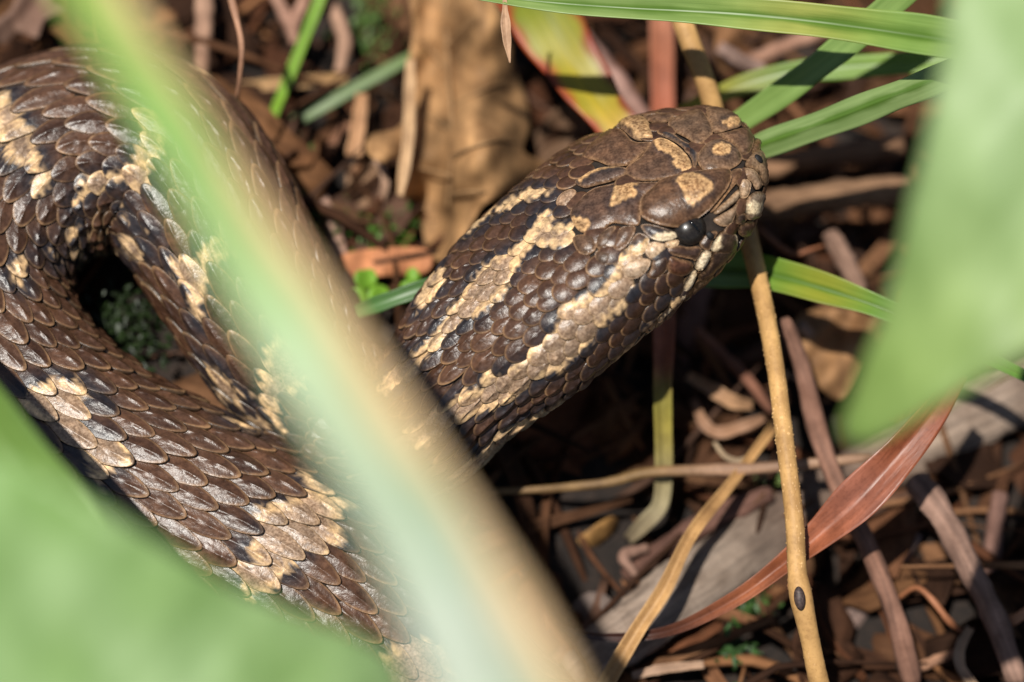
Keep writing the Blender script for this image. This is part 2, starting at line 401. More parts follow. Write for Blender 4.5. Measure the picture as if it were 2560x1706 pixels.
NRM = table_normals(TAB)
if ((TAB[700] - AXIS[700]) * NRM[700]).sum() < 0:
    NRM = -NRM

snake = empty('snake', (AXIS[500][0], AXIS[500][1], .2))
tag(snake, 'brown patterned snake coiled in the litter with its head raised', 'snake')
def build_skin():
    k = 3; T3 = TAB[::k] - NRM[::k] * .015; n = T3.shape[0]; m = NT // 2; V = T3[:, ::2].reshape(-1, 3)
    Fc = grid_faces(n, m, True).tolist() + [list(range(m)), [(n - 1) * m + j for j in range(m)][::-1]]
    mesh_obj('body', V, Fc, M_SKIN, parent=snake)
build_skin()

# ---- markings: outlines of the pale saddles and stripes, as they lie on the skin
def q(l, ox, oy, s):
    return [(ox + x / s, oy + y / s) for x, y in l]
c4 = lambda l: q(l, 0, 650, 1.485)
z3 = lambda l: q(l, 350, 560, 2.904)
z2 = lambda l: q(l, 0, 120, 4.611)
z4 = lambda l: q(l, 0, 420, 2.904)
c5 = lambda l: q(l, 1000, 520, 4.126)
c6 = lambda l: q(l, 1250, 480, 4.127)
c7 = lambda l: q(l, 980, 820, 3.919)
c8 = lambda l: q(l, 1450, 560, 3.564)
c1 = lambda l: q(l, 1380, 240, 3.409)
BODY_PALE = [
    c4([(40, 480), (90, 460), (140, 450), (180, 430), (270, 440), (360, 490), (310, 530), (300, 570), (350, 640), (400, 650), (450, 690), (450, 760), (430, 790), (400, 820), (420, 900), (380, 880), (330, 810), (300, 720), (230, 670), (190, 620), (130, 560), (70, 520)]),
    c4([(270, 440), (300, 425), (340, 470), (390, 500), (420, 540), (360, 495)]),
    c4([(860, 1215), (880, 1140), (940, 1120), (910, 1070), (930, 1040), (940, 950), (980, 910), (1080, 900), (1100, 860), (1160, 850), (1260, 920), (1250, 990), (1260, 1040), (1200, 1060), (1080, 1130), (1060, 1160), (1000, 1180), (960, 1230), (940, 1300), (880, 1260)]),
    c4([(1110, 785), (1160, 805), (1190, 840), (1290, 890), (1370, 910), (1310, 920), (1220, 900), (1150, 850)]),
    c4([(1400, 1500), (1530, 1390), (1590, 1360), (1640, 1420), (1690, 1500), (1720, 1600), (1600, 1650), (1430, 1600)]),
    z3([(990, 830), (1150, 840), (1380, 1050), (1360, 1150), (1200, 1190), (1100, 1240), (1020, 1300), (980, 1390), (1090, 1540), (1020, 1520), (940, 1400), (860, 1290), (740, 1250), (730, 1210), (860, 1230), (890, 1170), (930, 1150), (900, 1080), (940, 1000), (960, 900)]),
    z3([(430, 990), (560, 1050), (700, 1190), (740, 1230), (720, 1340), (620, 1300), (540, 1220), (520, 1120)]),
    z3([(610, 1360), (700, 1390), (820, 1420), (960, 1460), (940, 1490), (800, 1470), (640, 1420)]),
    z3([(540, 30), (640, -10), (850, 150), (750, 220), (560, 290), (480, 360), (440, 470), (425, 600), (450, 760), (400, 730), (370, 560), (355, 450), (300, 430), (230, 350), (215, 240), (330, 260), (435, 290), (450, 200), (500, 110)]),
    z2([(1540, 580), (1650, 570), (1850, 800), (1950, 1030), (1830, 1270), (1790, 1450), (1640, 1600), (1400, 1570), (1230, 1440), (1400, 1400), (1490, 1370), (1570, 1300), (1550, 1130), (1590, 1040), (1550, 870), (1500, 740)]),
    z4([(640, 60), (780, 20), (1000, 0), (1100, 90), (1210, 270), (1150, 220), (1000, 130), (830, 120), (720, 180), (610, 250), (520, 300), (500, 240), (620, 150), (560, 110), (640, 90)]),
    z2([(-60, 440), (120, 500), (130, 600), (260, 720), (290, 850), (360, 930), (390, 1080), (480, 1220), (470, 1330), (570, 1450), (480, 1568), (330, 1568), (310, 1430), (210, 1300), (80, 1160), (-60, 1150)]),
    z4([(200, 20), (330, 50), (380, 60), (300, 190), (240, 210), (230, 100)]),
    z4([(150, 640), (185, 650), (190, 760), (185, 910), (130, 890), (40, 790), (100, 720)]),
    z4([(290, 540), (370, 590), (450, 680), (430, 720), (340, 610)]), z4([(470, 470), (570, 370), (590, 500), (500, 520)]),
    z4([(450, 660), (590, 590), (690, 780), (640, 720), (560, 650)]), z4([(860, 260), (900, 250), (960, 400), (1100, 480), (960, 430), (880, 360)]),
    z4([(890, 530), (990, 520), (1060, 620), (960, 700), (900, 620)]),
]
HEAD_PALE = [
    c5([(1450, 20), (1620, 20), (1560, 100), (1550, 170), (1790, 170), (1790, 300), (1700, 370), (1410, 360), (1270, 500), (1150, 690), (1050, 890), (880, 1040), (660, 1170), (500, 1290), (290, 1530), (60, 1750), (-150, 1900), (-300, 1900), (-80, 1620), (110, 1490), (310, 1320), (390, 1200), (470, 1080), (620, 920), (740, 720), (840, 590), (960, 510), (1130, 430), (1280, 340), (1380, 200), (1400, 110)]),
    c6([(1330, 640), (1440, 540), (1550, 530), (1700, 560), (1560, 700), (1550, 830), (1480, 860), (1440, 890), (1380, 1030), (1300, 1100), (1270, 1200), (1120, 1310), (1080, 1370), (950, 1568)])
    + c7([(1720, 360), (1680, 420), (1500, 450), (1440, 520), (1300, 640), (1160, 700), (1080, 800), (940, 790), (680, 900), (480, 1050), (300, 1150), (60, 1250), (60, 1000), (250, 930), (400, 840), (530, 740), (700, 620), (880, 600), (910, 450), (1110, 430), (1170, 400), (1280, 330), (1350, 260), (1500, 130), (1560, 0)])
    + c6([(480, 1530), (590, 1300), (580, 1210), (760, 1140), (910, 1080), (1110, 920), (1210, 760), (1220, 700)]),
    c5([(1000, 0), (930, 60), (780, 180), (640, 290), (570, 280), (700, 150), (850, 20), (960, -60)]),
    c5([(1560, -160), (1330, -110), (1150, -20), (1000, 60), (950, 10), (1100, -90), (1300, -190), (1530, -240)]),
    c5([(430, 730), (400, 830), (330, 920), (180, 1080), (200, 850), (300, 680), (430, 560)]),
    c7([(1842, 640), (1842, 720), (1560, 840), (1400, 940), (1330, 1040), (1160, 1200), (1080, 1290), (900, 1420), (620, 1500), (640, 1400), (760, 1290), (900, 1230), (960, 1150), (1020, 1060), (1100, 1020), (1200, 960), (1400, 870), (1700, 720)]),
    c8([(860, 640), (690, 830), (520, 1030), (300, 1250), (170, 1360), (60, 1500), (0, 1590), (130, 1560), (310, 1400), (430, 1170), (530, 1060), (710, 880), (840, 740), (900, 690)]),
]
def sdf_grid(polys, step=5, lo=(-120, -80), hi=(2680, 1900)):
    xs = np.arange(lo[0], hi[0], step); ys = np.arange(lo[1], hi[1], step)
    out = np.full((len(ys), len(xs)), 200.0)
    for pl in polys:
        pl = np.asarray(pl, float); a, b = pl.min(0) - 60, pl.max(0) + 60
        ix = np.where((xs >= a[0]) & (xs <= b[0]))[0]; iy = np.where((ys >= a[1]) & (ys <= b[1]))[0]
        gx, gy = np.meshgrid(xs[ix], ys[iy]); d, ins = seg_dist(np.stack([gx.ravel(), gy.ravel()], 1), pl)
        d = np.where(ins, -d, d).reshape(gx.shape); sl_ = np.ix_(iy, ix); out[sl_] = np.minimum(out[sl_], d)
    return out, lo, step
def sdf_at(grid, px, py):
    g, lo, step = grid; fx = np.clip((px - lo[0]) / step, 0, g.shape[1] - 1.01); fy = np.clip((py - lo[1]) / step, 0, g.shape[0] - 1.01)
    i, j = fy.astype(int), fx.astype(int); a, b = fy - i, fx - j
    return (g[i, j] * (1 - b) + g[i, j + 1] * b) * (1 - a) + (g[i + 1, j] * (1 - b) + g[i + 1, j + 1] * b) * a
SDF_B = sdf_grid(BODY_PALE); SDF_H = sdf_grid(HEAD_PALE)
BROWN = np.array([.094, .048, .027]); BROWN2 = np.array([.042, .020, .011]); INK = np.array([.016, .017, .022])
TAN = np.array([.30, .215, .145]); CREAM = np.array([.72, .51, .27]); RIM = np.array([.27, .165, .085])
def hidden_sdf(s, tau):
    """saddles where the photograph shows nothing of the snake"""
    t = np.abs(((tau + .5) % 1) - .5); ph = np.abs(((s + .35 * np.sin(t * 20)) / 2.9) % 1 - .5) * 2.9
    return (ph - .45) * 120

# ---- one scale: rings of an overlapping keeled lozenge in (along, across), unit size
NR = 22; RINGS = np.array([.3, .6, .8, .89, .96, 1.0])
phi = np.linspace(0, 2 * np.pi, NR, endpoint=False)
def lozenge(pointy):
    c, s_ = np.cos(phi), np.sin(phi)
    e = 1.0 - .28 * np.clip(c, 0, 1) * pointy
    x = np.sign(c) * np.abs(c)**.92; y = np.sign(s_) * np.abs(s_)**1.0 * e
    return x, y
def scale_template(pointy):
    x, y = lozenge(pointy); X = [np.zeros(1)]; Y = [np.zeros(1)]; H = [0.]; rho = [np.zeros(1)]
    for r in RINGS:
        X.append(x * r); Y.append(y * r); rho.append(np.full(NR, r))
    X.append(x * .97); Y.append(y * .97); rho.append(np.full(NR, 1.05))          # skirt, tucked under
    X, Y, rho = map(np.concatenate, (X, Y, rho))
    f = [[0, 1 + j, 1 + (j + 1) % NR] for j in range(NR)]
    for k in range(len(RINGS)):
        a, b = 1 + k * NR, 1 + (k + 1) * NR
        f += [[a + j, b + j, b + (j + 1) % NR, a + (j + 1) % NR] for j in range(NR)]
    return X, Y, rho, f
TX, TY, TR, TF = scale_template(1.0); TXr, TYr, TRr, TFr = scale_template(.25)

SCALES = []      # (area in photo, verts, faces, colours, speck)
def make_scales(s0, tau0, length, width, pointy, keel, lift, dome, head, jit):
    """s0,tau0: centres; length cm along the body (tip towards the tail), width as a share of the girth"""
    k = len(s0); X, Y, RH = (TX, TY, TR) if pointy else (TXr, TYr, TRr); n = len(X)
    s = s0[:, None] - X[None] * length[:, None] * .5          # tip (X=+1) towards the tail
    tau = tau0[:, None] + Y[None] * width[:, None] * .5
    Q = sample(s.ravel(), tau.ravel(), TAB).reshape(k, n, 3); N = sample(s.ravel(), tau.ravel(), NRM).reshape(k, n, 3); N = unit(N)
    wcm = width * np.interp(s0, sS, CIRC)
    body = np.clip(1 - RH**2.2, 0, 1)
    keelh = np.exp(-(Y / .10)**2) * np.clip(1 - np.abs(X)**4, 0, 1) * (RH < 1.01)
    h = (lift[:, None] * (X[None] + .35) * wcm[:, None] + dome * wcm[:, None] * body[None] + (keel * wcm)[:, None] * keelh[None])
    h = np.where(RH[None] > 1.01, h - .16 * wcm[:, None], h)
    Q = Q + N * h[..., None]
    px, py, _ = proj(Q.reshape(-1, 3))
    d = sdf_at(SDF_H if head else SDF_B, px, py).reshape(k, n)
    c0 = sample(s0, tau0, TAB); n0 = sample(s0, tau0, NRM); face = ((VIEW - c0) * n0).sum(1) > -2
    cx, cy, _ = proj(c0); inside = face & (cx > -60) & (cx < 2620) & (cy > -60) & (cy < 1760)
    dh = hidden_sdf(s.ravel(), tau.ravel()).reshape(k, n) if not head else np.full((k, n), 200.)
    d = np.where(inside[:, None], d, dh)
    # scales take on the tone of their middle; the outline of a marking wanders a little
    wob = 5 * np.sin(px.reshape(k, n) * .21) * np.sin(py.reshape(k, n) * .17)
    dm = d[:, :1]; d = d * .55 + dm * .45 + wob
    r = rng.uniform(0, 1, (k, 1)); brown = BROWN[None, None] * (1 - r[..., None]) + BROWN2[None, None] * r[..., None]
    brown = np.broadcast_to(brown, (k, n, 3)).copy()
    if head:
        # dark band behind the eye
        bd = sdf_at(SDF_BAND, px, py).reshape(k, n); f = np.clip(.5 - bd / 20, 0, 1)[..., None]; brown = brown * (1 - f) + np.array([.034, .017, .010]) * f
    t_ = np.abs(((tau + .5) % 1) - .5)
    rimf = np.clip((RH - .84) / .08, 0, 1) * np.clip(.6 + X * .6, .15, 1)
    rimf = (rimf[None] * rng.uniform(.35, 1, (k, 1)))[..., None]
    base = brown * (1 - rimf) + RIM * rimf
    if not head:     # low on the flanks the free edges are paler
        fl = np.clip((t_ - .17) / .07, 0, 1)[..., None] * rimf * rng.uniform(0, 1, (k, 1, 1)); base = base * (1 - fl) + CREAM * .9 * fl
    ink = (np.clip(1.15 - (d - 2) / 30, 0, 1) * (d > -3))[..., None] * .92 * np.clip((RH < .96) * 1. + .75, 0, 1)[None, :, None]; base = base * (1 - ink) + INK * ink
    pale = np.clip(.5 - d / 5, 0, 1)[..., None]
    tan = TAN * rng.uniform(.82, 1.18, (k, 1, 1)) * np.ones((k, n, 1)); rim2 = np.clip((RH - .84) / .1, 0, 1)[None, :, None] * .3
    tan = tan * (1 - rim2) + CREAM * .85 * rim2
    cream = np.clip(1 - np.abs(d + 6) / 8.5, 0, 1)[..., None]; tan = tan * (1 - cream) + CREAM * cream
    col = base * (1 - pale) + tan * pale
    if head:         # chin and throat
        under = np.clip((t_ - .315) / .03, 0, 1)[..., None]; pal = np.array([.42, .37, .24]) * rng.uniform(.4, 1.1, (k, 1, 1)); col = col * (1 - under) + pal * under
    else:
        under = np.clip((t_ - .36) / .03, 0, 1)[..., None]; col = col * (1 - under) + np.array([.20, .16, .11]) * under
    seam_shade = np.where(RH > 1.01, .08, np.where(RH > .985, .38, 1.0))[None, :, None]; col = col * seam_shade  # shadow between scales painted dark into the skirt and edge ring
    spk = (pale[..., 0] * (1 - cream[..., 0] * .9)) * .5 + .10
    area = length * wcm * np.clip(((unit(VIEW - c0)) * n0).sum(1), 0, 1) * ((cx > 0) & (cx < 2560) & (cy > 0) & (cy < 1706))
    faces = TF if pointy else TFr
    for i in range(k):
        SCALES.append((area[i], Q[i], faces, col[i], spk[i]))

# body lattice
def lattice(s_a, s_b, rows, pitch_f, tmin, tmax):
    S0, T0, LN = [], [], []
    taus = np.arange(rows) / rows
    s = s_a; col = 0
    while s < s_b:
        p = pitch_f(s)
        for j in range(rows):
            t = taus[j] + (.5 / rows if False else 0)
            tt = abs(((t + .5) % 1) - .5)
            if tt > tmax: continue
            S0.append(s + (p * .5 if j % 2 else 0)); T0.append(t); LN.append(p)
        s += p
    return np.array(S0), np.array(T0), np.array(LN)
def body_scales():
    S0, T0, LN = lattice(.3, S_HEAD + .15, 30, lambda s: .47 if s < S_HEAD - 6 else .47 - .13 * (s - S_HEAD + 6) / 6, 0, .40)
    S0 = S0 + rng.normal(0, .022, len(S0)); T0 = T0 + rng.normal(0, .0022, len(T0))
    k = len(S0); t = np.abs(((T0 + .5) % 1) - .5)
    wd = (1.36 / 30) * rng.uniform(.9, 1.08, k)
    make_scales(S0, T0, LN * 1.42 * rng.uniform(.95, 1.06, k), wd, True, np.where(t < .3, .10, .02) * np.ones(k), rng.uniform(.10, .20, k), .07, False, 0)

# ---- head shields, drawn where they lie on the head
PLATES = [   # name, outline, base colour, height cm, overhang, pale patches
 ('supraocular_shield', c1([(770, 900), (860, 810), (950, 735), (1100, 695), (1260, 665), (1480, 645), (1510, 700), (1480, 800), (1420, 880), (1330, 980), (1230, 1050), (1160, 1100), (1040, 1130), (900, 1110), (780, 1060), (760, 990)]), (.10, .055, .03), .085, 1,
  [c1([(1070, 770), (1110, 710), (1200, 700), (1290, 750), (1345, 800), (1330, 860), (1260, 910), (1180, 950), (1130, 920), (1110, 850), (1060, 790)])]),
 ('frontal_shield', c1([(870, 380), (960, 370), (1080, 440), (1170, 540), (1190, 640), (1100, 690), (930, 725), (760, 730), (640, 690), (640, 610), (740, 540), (800, 470)]), (.10, .058, .035), .035, 0,
  [c1([(880, 370), (960, 365), (1080, 440), (1165, 530), (1185, 640), (1130, 665), (1030, 600), (1050, 560), (980, 510), (900, 470)])]),
 ('prefrontal_shield', c1([(1250, 490), (1330, 400), (1430, 370), (1530, 410), (1600, 480), (1610, 560), (1540, 620), (1420, 660), (1330, 665), (1270, 620), (1240, 560)]), (.13, .082, .05), .055, 0, [c1([(1370, 470), (1430, 430), (1510, 450), (1500, 520), (1420, 540), (1370, 520)])]),
 ('prefrontal_shield', c1([(990, 240), (1080, 170), (1250, 120), (1310, 170), (1370, 290), (1340, 380), (1240, 430), (1150, 370), (1040, 310)]), (.12, .075, .045), .045, 0, []),
 ('crown_scale', c1([(860, 320), (980, 300), (1120, 390), (1230, 450), (1235, 590), (1205, 630), (1185, 540), (1090, 430), (950, 355)]), (.03, .027, .028), .02, 0, []),
 ('internasal_shield', c1([(1310, 110), (1440, 105), (1560, 150), (1610, 200), (1600, 265), (1500, 300), (1385, 325), (1345, 240)]), (.14, .088, .052), .045, 0, [c1([(1450, 250), (1560, 200), (1600, 230), (1540, 280), (1480, 280)])]),
 ('internasal_shield', c1([(1395, 340), (1500, 312), (1635, 278), (1695, 320), (1715, 400), (1675, 495), (1615, 515), (1565, 440), (1465, 372)]), (.11, .065, .038), .045, 0, []),
 ('canthal_scale', c1([(1735, 365), (1795, 355), (1775, 450), (1725, 490), (1692, 500)]), (.15, .078, .036), .03, 0, []),
 ('rostral_shield', c1([(1620, 190), (1720, 230), (1800, 330), (1840, 480), (1850, 620), (1810, 560), (1790, 350), (1700, 280), (1640, 265)]), (.16, .10, .06), .03, 0, []),
 ('nasal_shield', c1([(1685, 512), (1780, 470), (1830, 590), (1845, 740), (1790, 760), (1740, 650), (1700, 620), (1640, 600)]), (.17, .115, .07), .035, 0, []),
 ('canthal_scale', c1([(1612, 700), (1690, 740), (1665, 860), (1595, 870), (1590, 780)]), (.36, .27, .18), .04, 0, []),
 ('canthal_scale', c1([(1588, 800), (1500, 880), (1420, 950), (1378, 1000), (1420, 1008), (1510, 948), (1588, 880)]), (.30, .225, .15), .035, 0, []),
 ('loreal_scale', c1([(1595, 885), (1560, 1000), (1520, 1090), (1440, 1110), (1372, 1060), (1430, 1015), (1530, 955)]), (.28, .2, .13), .035, 0, []),
 ('canthal_scale', c1([(1520, 655), (1605, 622), (1618, 680), (1550, 765), (1460, 880), (1380, 980), (1345, 990), (1430, 890), (1500, 780)]), (.15, .083, .043), .03, 0, []),
 ('nasal_shield', c1([(1700, 625), (1740, 655), (1785, 760), (1730, 800), (1690, 730), (1640, 690), (1640, 620)]), (.24, .17, .11), .03, 0, []),
 ('lip_shield', c1([(1655, 880), (1730, 815), (1815, 835), (1800, 930), (1770, 1040), (1660, 1050), (1640, 960)]), (.20, .155, .11), .05, 0, [c1([(1645, 925), (1700, 900), (1790, 920), (1785, 985), (1650, 990)])]),
 ('loreal_scale', c1([(1565, 1010), (1630, 990), (1650, 1055), (1610, 1090), (1560, 1085)]), (.045, .03, .022), .03, 0, []),
 ('lip_shield', c1([(1580, 1110), (1650, 1075), (1750, 1065), (1735, 1130), (1680, 1210), (1590, 1180)]), (.06, .035, .024), .035, 0, []),
 ('lip_shield', c1([(1345, 1290), (1410, 1190), (1450, 1150), (1540, 1165), (1575, 1210), (1570, 1290), (1510, 1340), (1420, 1340), (1370, 1325)]), (.05, .032, .022), .035, 0, [c1([(1345, 1290), (1405, 1190), (1440, 1190), (1405, 1260), (1425, 1250), (1430, 1270), (1370, 1320)]), c1([(1545, 1175), (1575, 1200), (1572, 1270), (1550, 1240)])]),
 ('lip_shield', c8([(1095, 238), (1160, 250), (1142, 330), (1082, 410), (1032, 402), (1020, 360)]), (.82, .72, .50), .035, 0, []),
 ('lip_shield', c8([(1010, 402), (1035, 440), (1002, 540), (950, 598), (912, 580), (930, 510)]), (.74, .64, .44), .03, 0, []),
 ('lip_shield', c8([(900, 612), (945, 602), (932, 660), (882, 690), (865, 662)]), (.62, .54, .38), .03, 0, []),
 ('lip_shield', c8([(862, 668), (875, 700), (780, 800), (690, 872), (682, 840), (780, 740)]), (.50, .44, .31), .025, 0, []),
 ('lip_shield', c8([(684, 850), (690, 880), (600, 980), (530, 1050), (515, 1030), (600, 930)]), (.40, .36, .25), .025, 0, []),
 ('lip_shield', c8([(512, 1035), (535, 1052), (440, 1165), (330, 1275), (262, 1312), (250, 1290), (330, 1200), (420, 1115)]), (.52, .47, .32), .03, 0, []),
 ('lip_shield', c8([(240, 1300), (300, 1300), (210, 1400), (90, 1505), (30, 1540), (60, 1470), (150, 1380)]), (.50, .46, .32), .03, 0, []),
 ('lower_lip_shield', c8([(1170, 250), (1290, 225), (1390, 215), (1330, 300), (1230, 400), (1150, 480), (1060, 500), (1045, 440), (1090, 415), (1150, 340)]), (.035, .022, .016), .03, 0, []),
 ('lower_lip_shield', c8([(1050, 505), (1140, 490), (1060, 590), (960, 680), (900, 740), (880, 710), (940, 650), (960, 605), (1010, 550)]), (.05, .034, .024), .03, 0, []),
 ('ocular_scale', c8([(1060, 180), (1120, 100), (1190, 60), (1220, 80), (1170, 170), (1150, 230), (1100, 225)]), (.045, .028, .02), .03, 0, []),
 ('ocular_scale', c8([(770, 225), (860, 195), (960, 210), (1050, 200), (1080, 240), (1020, 330), (1000, 315), (880, 290), (790, 265)]), (.045, .026, .018), .03, 0, []),
 ('ocular_scale', c6([(1460, 345), (1600, 350), (1810, 430), (1790, 490), (1650, 510), (1540, 470), (1480, 410)]), (.05, .045, .045), .045, 0, [c6([(1560, 480), (1640, 440), (1815, 425), (1795, 490), (1650, 512)])]),
 ('ocular_scale', c6([(1700, 525), (1830, 498), (1825, 560), (1722, 588)]), (.66, .5, .31), .03, 0, []),
 ('temporal_scale', c6([(1500, 600), (1560, 522), (1690, 540), (1710, 592), (1590, 702), (1510, 652)]), (.48, .37, .25), .045, 0, []),
 ('temporal_scale', c6([(1325, 570), (1420, 432), (1540, 490), (1500, 622), (1400, 665), (1335, 632)]), (.10, .066, .046), .045, 0, [c6([(1325, 570), (1420, 560), (1520, 480), (1545, 495), (1500, 622), (1400, 665), (1335, 632)])]),
 ('temporal_scale', c6([(1195, 460), (1260, 372), (1400, 372), (1335, 530), (1235, 612), (1165, 590)]), (.11, .065, .04), .05, 0, []),
 ('temporal_scale', c6([(1005, 470), (1130, 372), (1200, 372), (1160, 540), (1080, 602), (1000, 582)]), (.10, .062, .038), .05, 0, []),
 ('temporal_scale', c6([(758, 475), (860, 445), (985, 462), (992, 590), (920, 652), (830, 642), (772, 562)]), (.10, .06, .036), .05, 0, []),
 ('temporal_scale', c6([(990, 625), (1080, 602), (1170, 640), (1135, 750), (1055, 776), (990, 722)]), (.095, .06, .038), .045, 0, []),
 ('temporal_scale', c6([(1250, 772), (1370, 692), (1545, 702), (1505, 820), (1400, 892), (1290, 882)]), (.42, .32, .22), .05, 0, []),
 ('temporal_scale', c6([(1210, 765), (1240, 690), (1345, 630), (1358, 670), (1300, 740), (1240, 782)]), (.66, .5, .3), .035, 0, []),
 ('temporal_scale', c8([(640, 340), (700, 290), (775, 280), (780, 380), (740, 440), (660, 490), (590, 470), (630, 400)]), (.045, .026, .017), .045, 0, []),
 ('temporal_scale', c8([(785, 290), (880, 310), (985, 335), (1000, 390), (960, 450), (860, 460), (785, 420)]), (.065, .028, .015), .045, 0, []),
 ('parietal_shield', c1([(930, 745), (860, 810), (770, 900), (748, 1090), (680, 1108), (610, 1100), (520, 1090), (440, 1140), (340, 1180), (240, 1160), (180, 1080), (160, 990), (220, 900), (350, 800), (480, 765), (620, 740), (760, 742)]), (.085, .05, .033), .05, 0,
  [c1([(640, 740), (735, 765), (700, 800), (735, 860), (620, 920), (510, 970), (530, 880), (550, 780)]), c1([(175, 1055), (240, 1055), (340, 1090), (300, 1165), (220, 1150)])]),
 ('parietal_shield', c1([(600, 300), (700, 395), (860, 405), (800, 470), (735, 540), (640, 600), (500, 605), (380, 560), (260, 530), (300, 440), (400, 350), (500, 280)]), (.10, .056, .032), .05, 0, []),
 ('nape_scale', c1([(200, 740), (300, 660), (450, 612), (630, 622), (620, 690), (500, 738), (380, 768), (280, 790)]), (.07, .046, .035), .035, 0, [c1([(230, 720), (310, 660), (460, 610), (560, 620), (440, 645), (330, 690), (260, 750)])]),
 ('nape_scale', c1([(40, 930), (70, 850), (160, 800), (210, 820), (190, 890), (120, 960)]), (.30, .21, .14), .04, 0, []),
 ('supraocular_shield', c1([(400, 330), (500, 240), (640, 190), (760, 180), (830, 240), (850, 300), (870, 380), (760, 392), (690, 370), (600, 295), (520, 270)]), (.10, .058, .033), .07, 0,
  [c1([(560, 240), (680, 190), (780, 190), (840, 260), (840, 320), (880, 350), (840, 382), (740, 380), (660, 300)])]),
 ('canthal_scale', c1([(780, 182), (1000, 152), (1070, 170), (990, 232), (860, 240)]), (.11, .066, .04), .03, 0, []),
]
SDF_BAND = sdf_grid([c8([(760, 220), (1000, 200), (1400, 210), (1120, 520), (880, 740), (520, 1030), (250, 1270), (0, 1420), (-250, 1500), (-400, 1400), (-200, 1320), (0, 1180), (100, 1100), (240, 860), (400, 690), (550, 470), (640, 330)])])

from itertools import chain
fin = BVHTree.FromPolygons([Vector(v) for v in TAB[HEAD0 - 60:, ::2].reshape(-1, 3)], grid_faces(len(sS) - HEAD0 + 60, NT // 2, True).tolist())
def on_head(px, py):
    """the head surface seen through a pixel"""
    o = Vector(VIEW); t = P(px, py, -.5); d = (Vector(t) - o).normalized(); h = fin.ray_cast(o, d)
    if h[0] is None:
        h = fin.find_nearest(Vector(P(px, py, -.9)))
    p, n = np.array(h[0]), np.array(h[1])
    return p, n if n @ (VIEW - p) > 0 else -n
def smooth_n(p):
    """smoothed normal of the head near a point"""
    return p
def build_plates():
    T = TAB[HEAD0 - 60:].reshape(-1, 3); NN = NRM[HEAD0 - 60:].reshape(-1, 3)
    for name, poly, col, hgt, over, patches in PLATES:
        v, f, d, b = fill_poly(poly, 5.0); dcm = d / PPC
        pts = np.empty((len(v), 3)); nr = np.empty((len(v), 3))
        for i, (x, y) in enumerate(v):
            pts[i], _ = on_head(x, y)
            nr[i] = NN[np.argmin(((T - pts[i])**2).sum(1))]
        size = dcm.max(); prof = 1 - np.exp(-dcm / max(.035, size * .25)); prof /= prof.max()
        hh = .012 + hgt * prof + (over * .05)
        top = pts + nr * hh[:, None]; col = np.array(col); nv = len(v)
        cc = np.broadcast_to(col * 1.15, (nv, 3)).copy() * (1 + .3 * np.sin(v[:, 0] * .11 + v[:, 1] * .05 + 1) * np.sin(v[:, 1] * .13 - v[:, 0] * .03))[:, None]
        dark = np.clip(1.3 - dcm / .022, 0, 1)[:, None] * .65; cc = cc * (1 - dark) + RIM * 1.15 * dark
        sp = np.full(nv, .6)
        for pa in patches:
            pa = np.asarray(pa); d2, ins = seg_dist(v, smooth_poly(pa, 4)); sd = np.where(ins, -d2, d2) + 2.2 * np.sin(v[:, 0] * .9) * np.sin(v[:, 1] * .8)
            ink = np.clip(1 - sd / 16, 0, 1)[:, None] * (.6 if name != 'lip_shield' else .2); cc = cc * (1 - ink) + INK * 1.3 * ink
            pale = np.clip(.5 - sd / 4, 0, 1)[:, None]; cr = np.clip(1 - np.abs(sd + 4) / 6, 0, 1)[:, None]
            ptan = np.array([.40, .255, .125]) if name not in ('lip_shield', 'temporal_scale', 'ocular_scale') else np.array([.72, .62, .42])
            pc = ptan * (1 - cr) + np.array([.62, .40, .19]) * cr if name not in ('lip_shield', 'ocular_scale') else np.broadcast_to(ptan, (nv, 3))
            cc = cc * (1 - pale) + pc * pale; sp = sp * (1 - pale[:, 0]) + .85 * (1 - cr[:, 0] * .6) * pale[:, 0]
        # skirt down into the skin
        bi = [int(np.argmin(((v - p)**2).sum(1))) for p in b]; k = len(bi)
        cen = pts.mean(0); sk = pts[bi] - nr[bi] * .05 + (cen - pts[bi]) * .03
        V = np.vstack([top, sk]); F2 = f + [[bi[i], bi[(i + 1) % k], nv + (i + 1) % k, nv + i] for i in range(k)]
        mesh_obj(name, V, F2, M_SNAKE, np.vstack([cc, cc[bi] * .5]), parent=snake, speck=np.concatenate([sp, sp[bi]]))
def head_scales():
    span = sS[-1] - S_HEAD
    S0, T0, LN = lattice(S_HEAD, sS[-1] - .12, 38, lambda s: .30 - .11 * min(1, (s - S_HEAD) / 2.1), 0, .5)
    S0 = S0 + rng.normal(0, .022, len(S0)); T0 = T0 + rng.normal(0, .0026, len(T0))
    c0 = sample(S0, T0, TAB); n0 = sample(S0, T0, NRM); px, py, _ = proj(c0); face = ((VIEW - c0) * n0).sum(1) > 0
    keep = np.ones(len(S0), bool); qq = np.stack([px, py], 1)
    for pl in PLATES:
        d, ins = seg_dist(qq, np.asarray(pl[1])); keep &= ~(face & ins)
    d, ins = seg_dist(qq, np.asarray([(1640, 520), (1840, 520), (1800, 640), (1700, 640)])); keep &= ~(face & ins)
    S0, T0, LN = S0[keep], T0[keep], LN[keep]; k = len(S0)
    wd = (1.46 / 38) * rng.uniform(.88, 1.12, k); kz = np.clip((S_HEAD + 2.3 - S0) / 1.5, 0, 1)
    make_scales(S0, T0, LN * (1.42 + .16 * kz) * rng.uniform(.93, 1.07, k), wd, False, .18 * kz, (.10 + .11 * kz) * rng.uniform(.7, 1.3, k), .11, True, 0)
body_scales(); head_scales(); build_plates()
SCALES.sort(key=lambda t: -t[0])
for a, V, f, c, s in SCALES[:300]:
    mesh_obj('scale', V, f, M_SNAKE, c, parent=snake, speck=s)
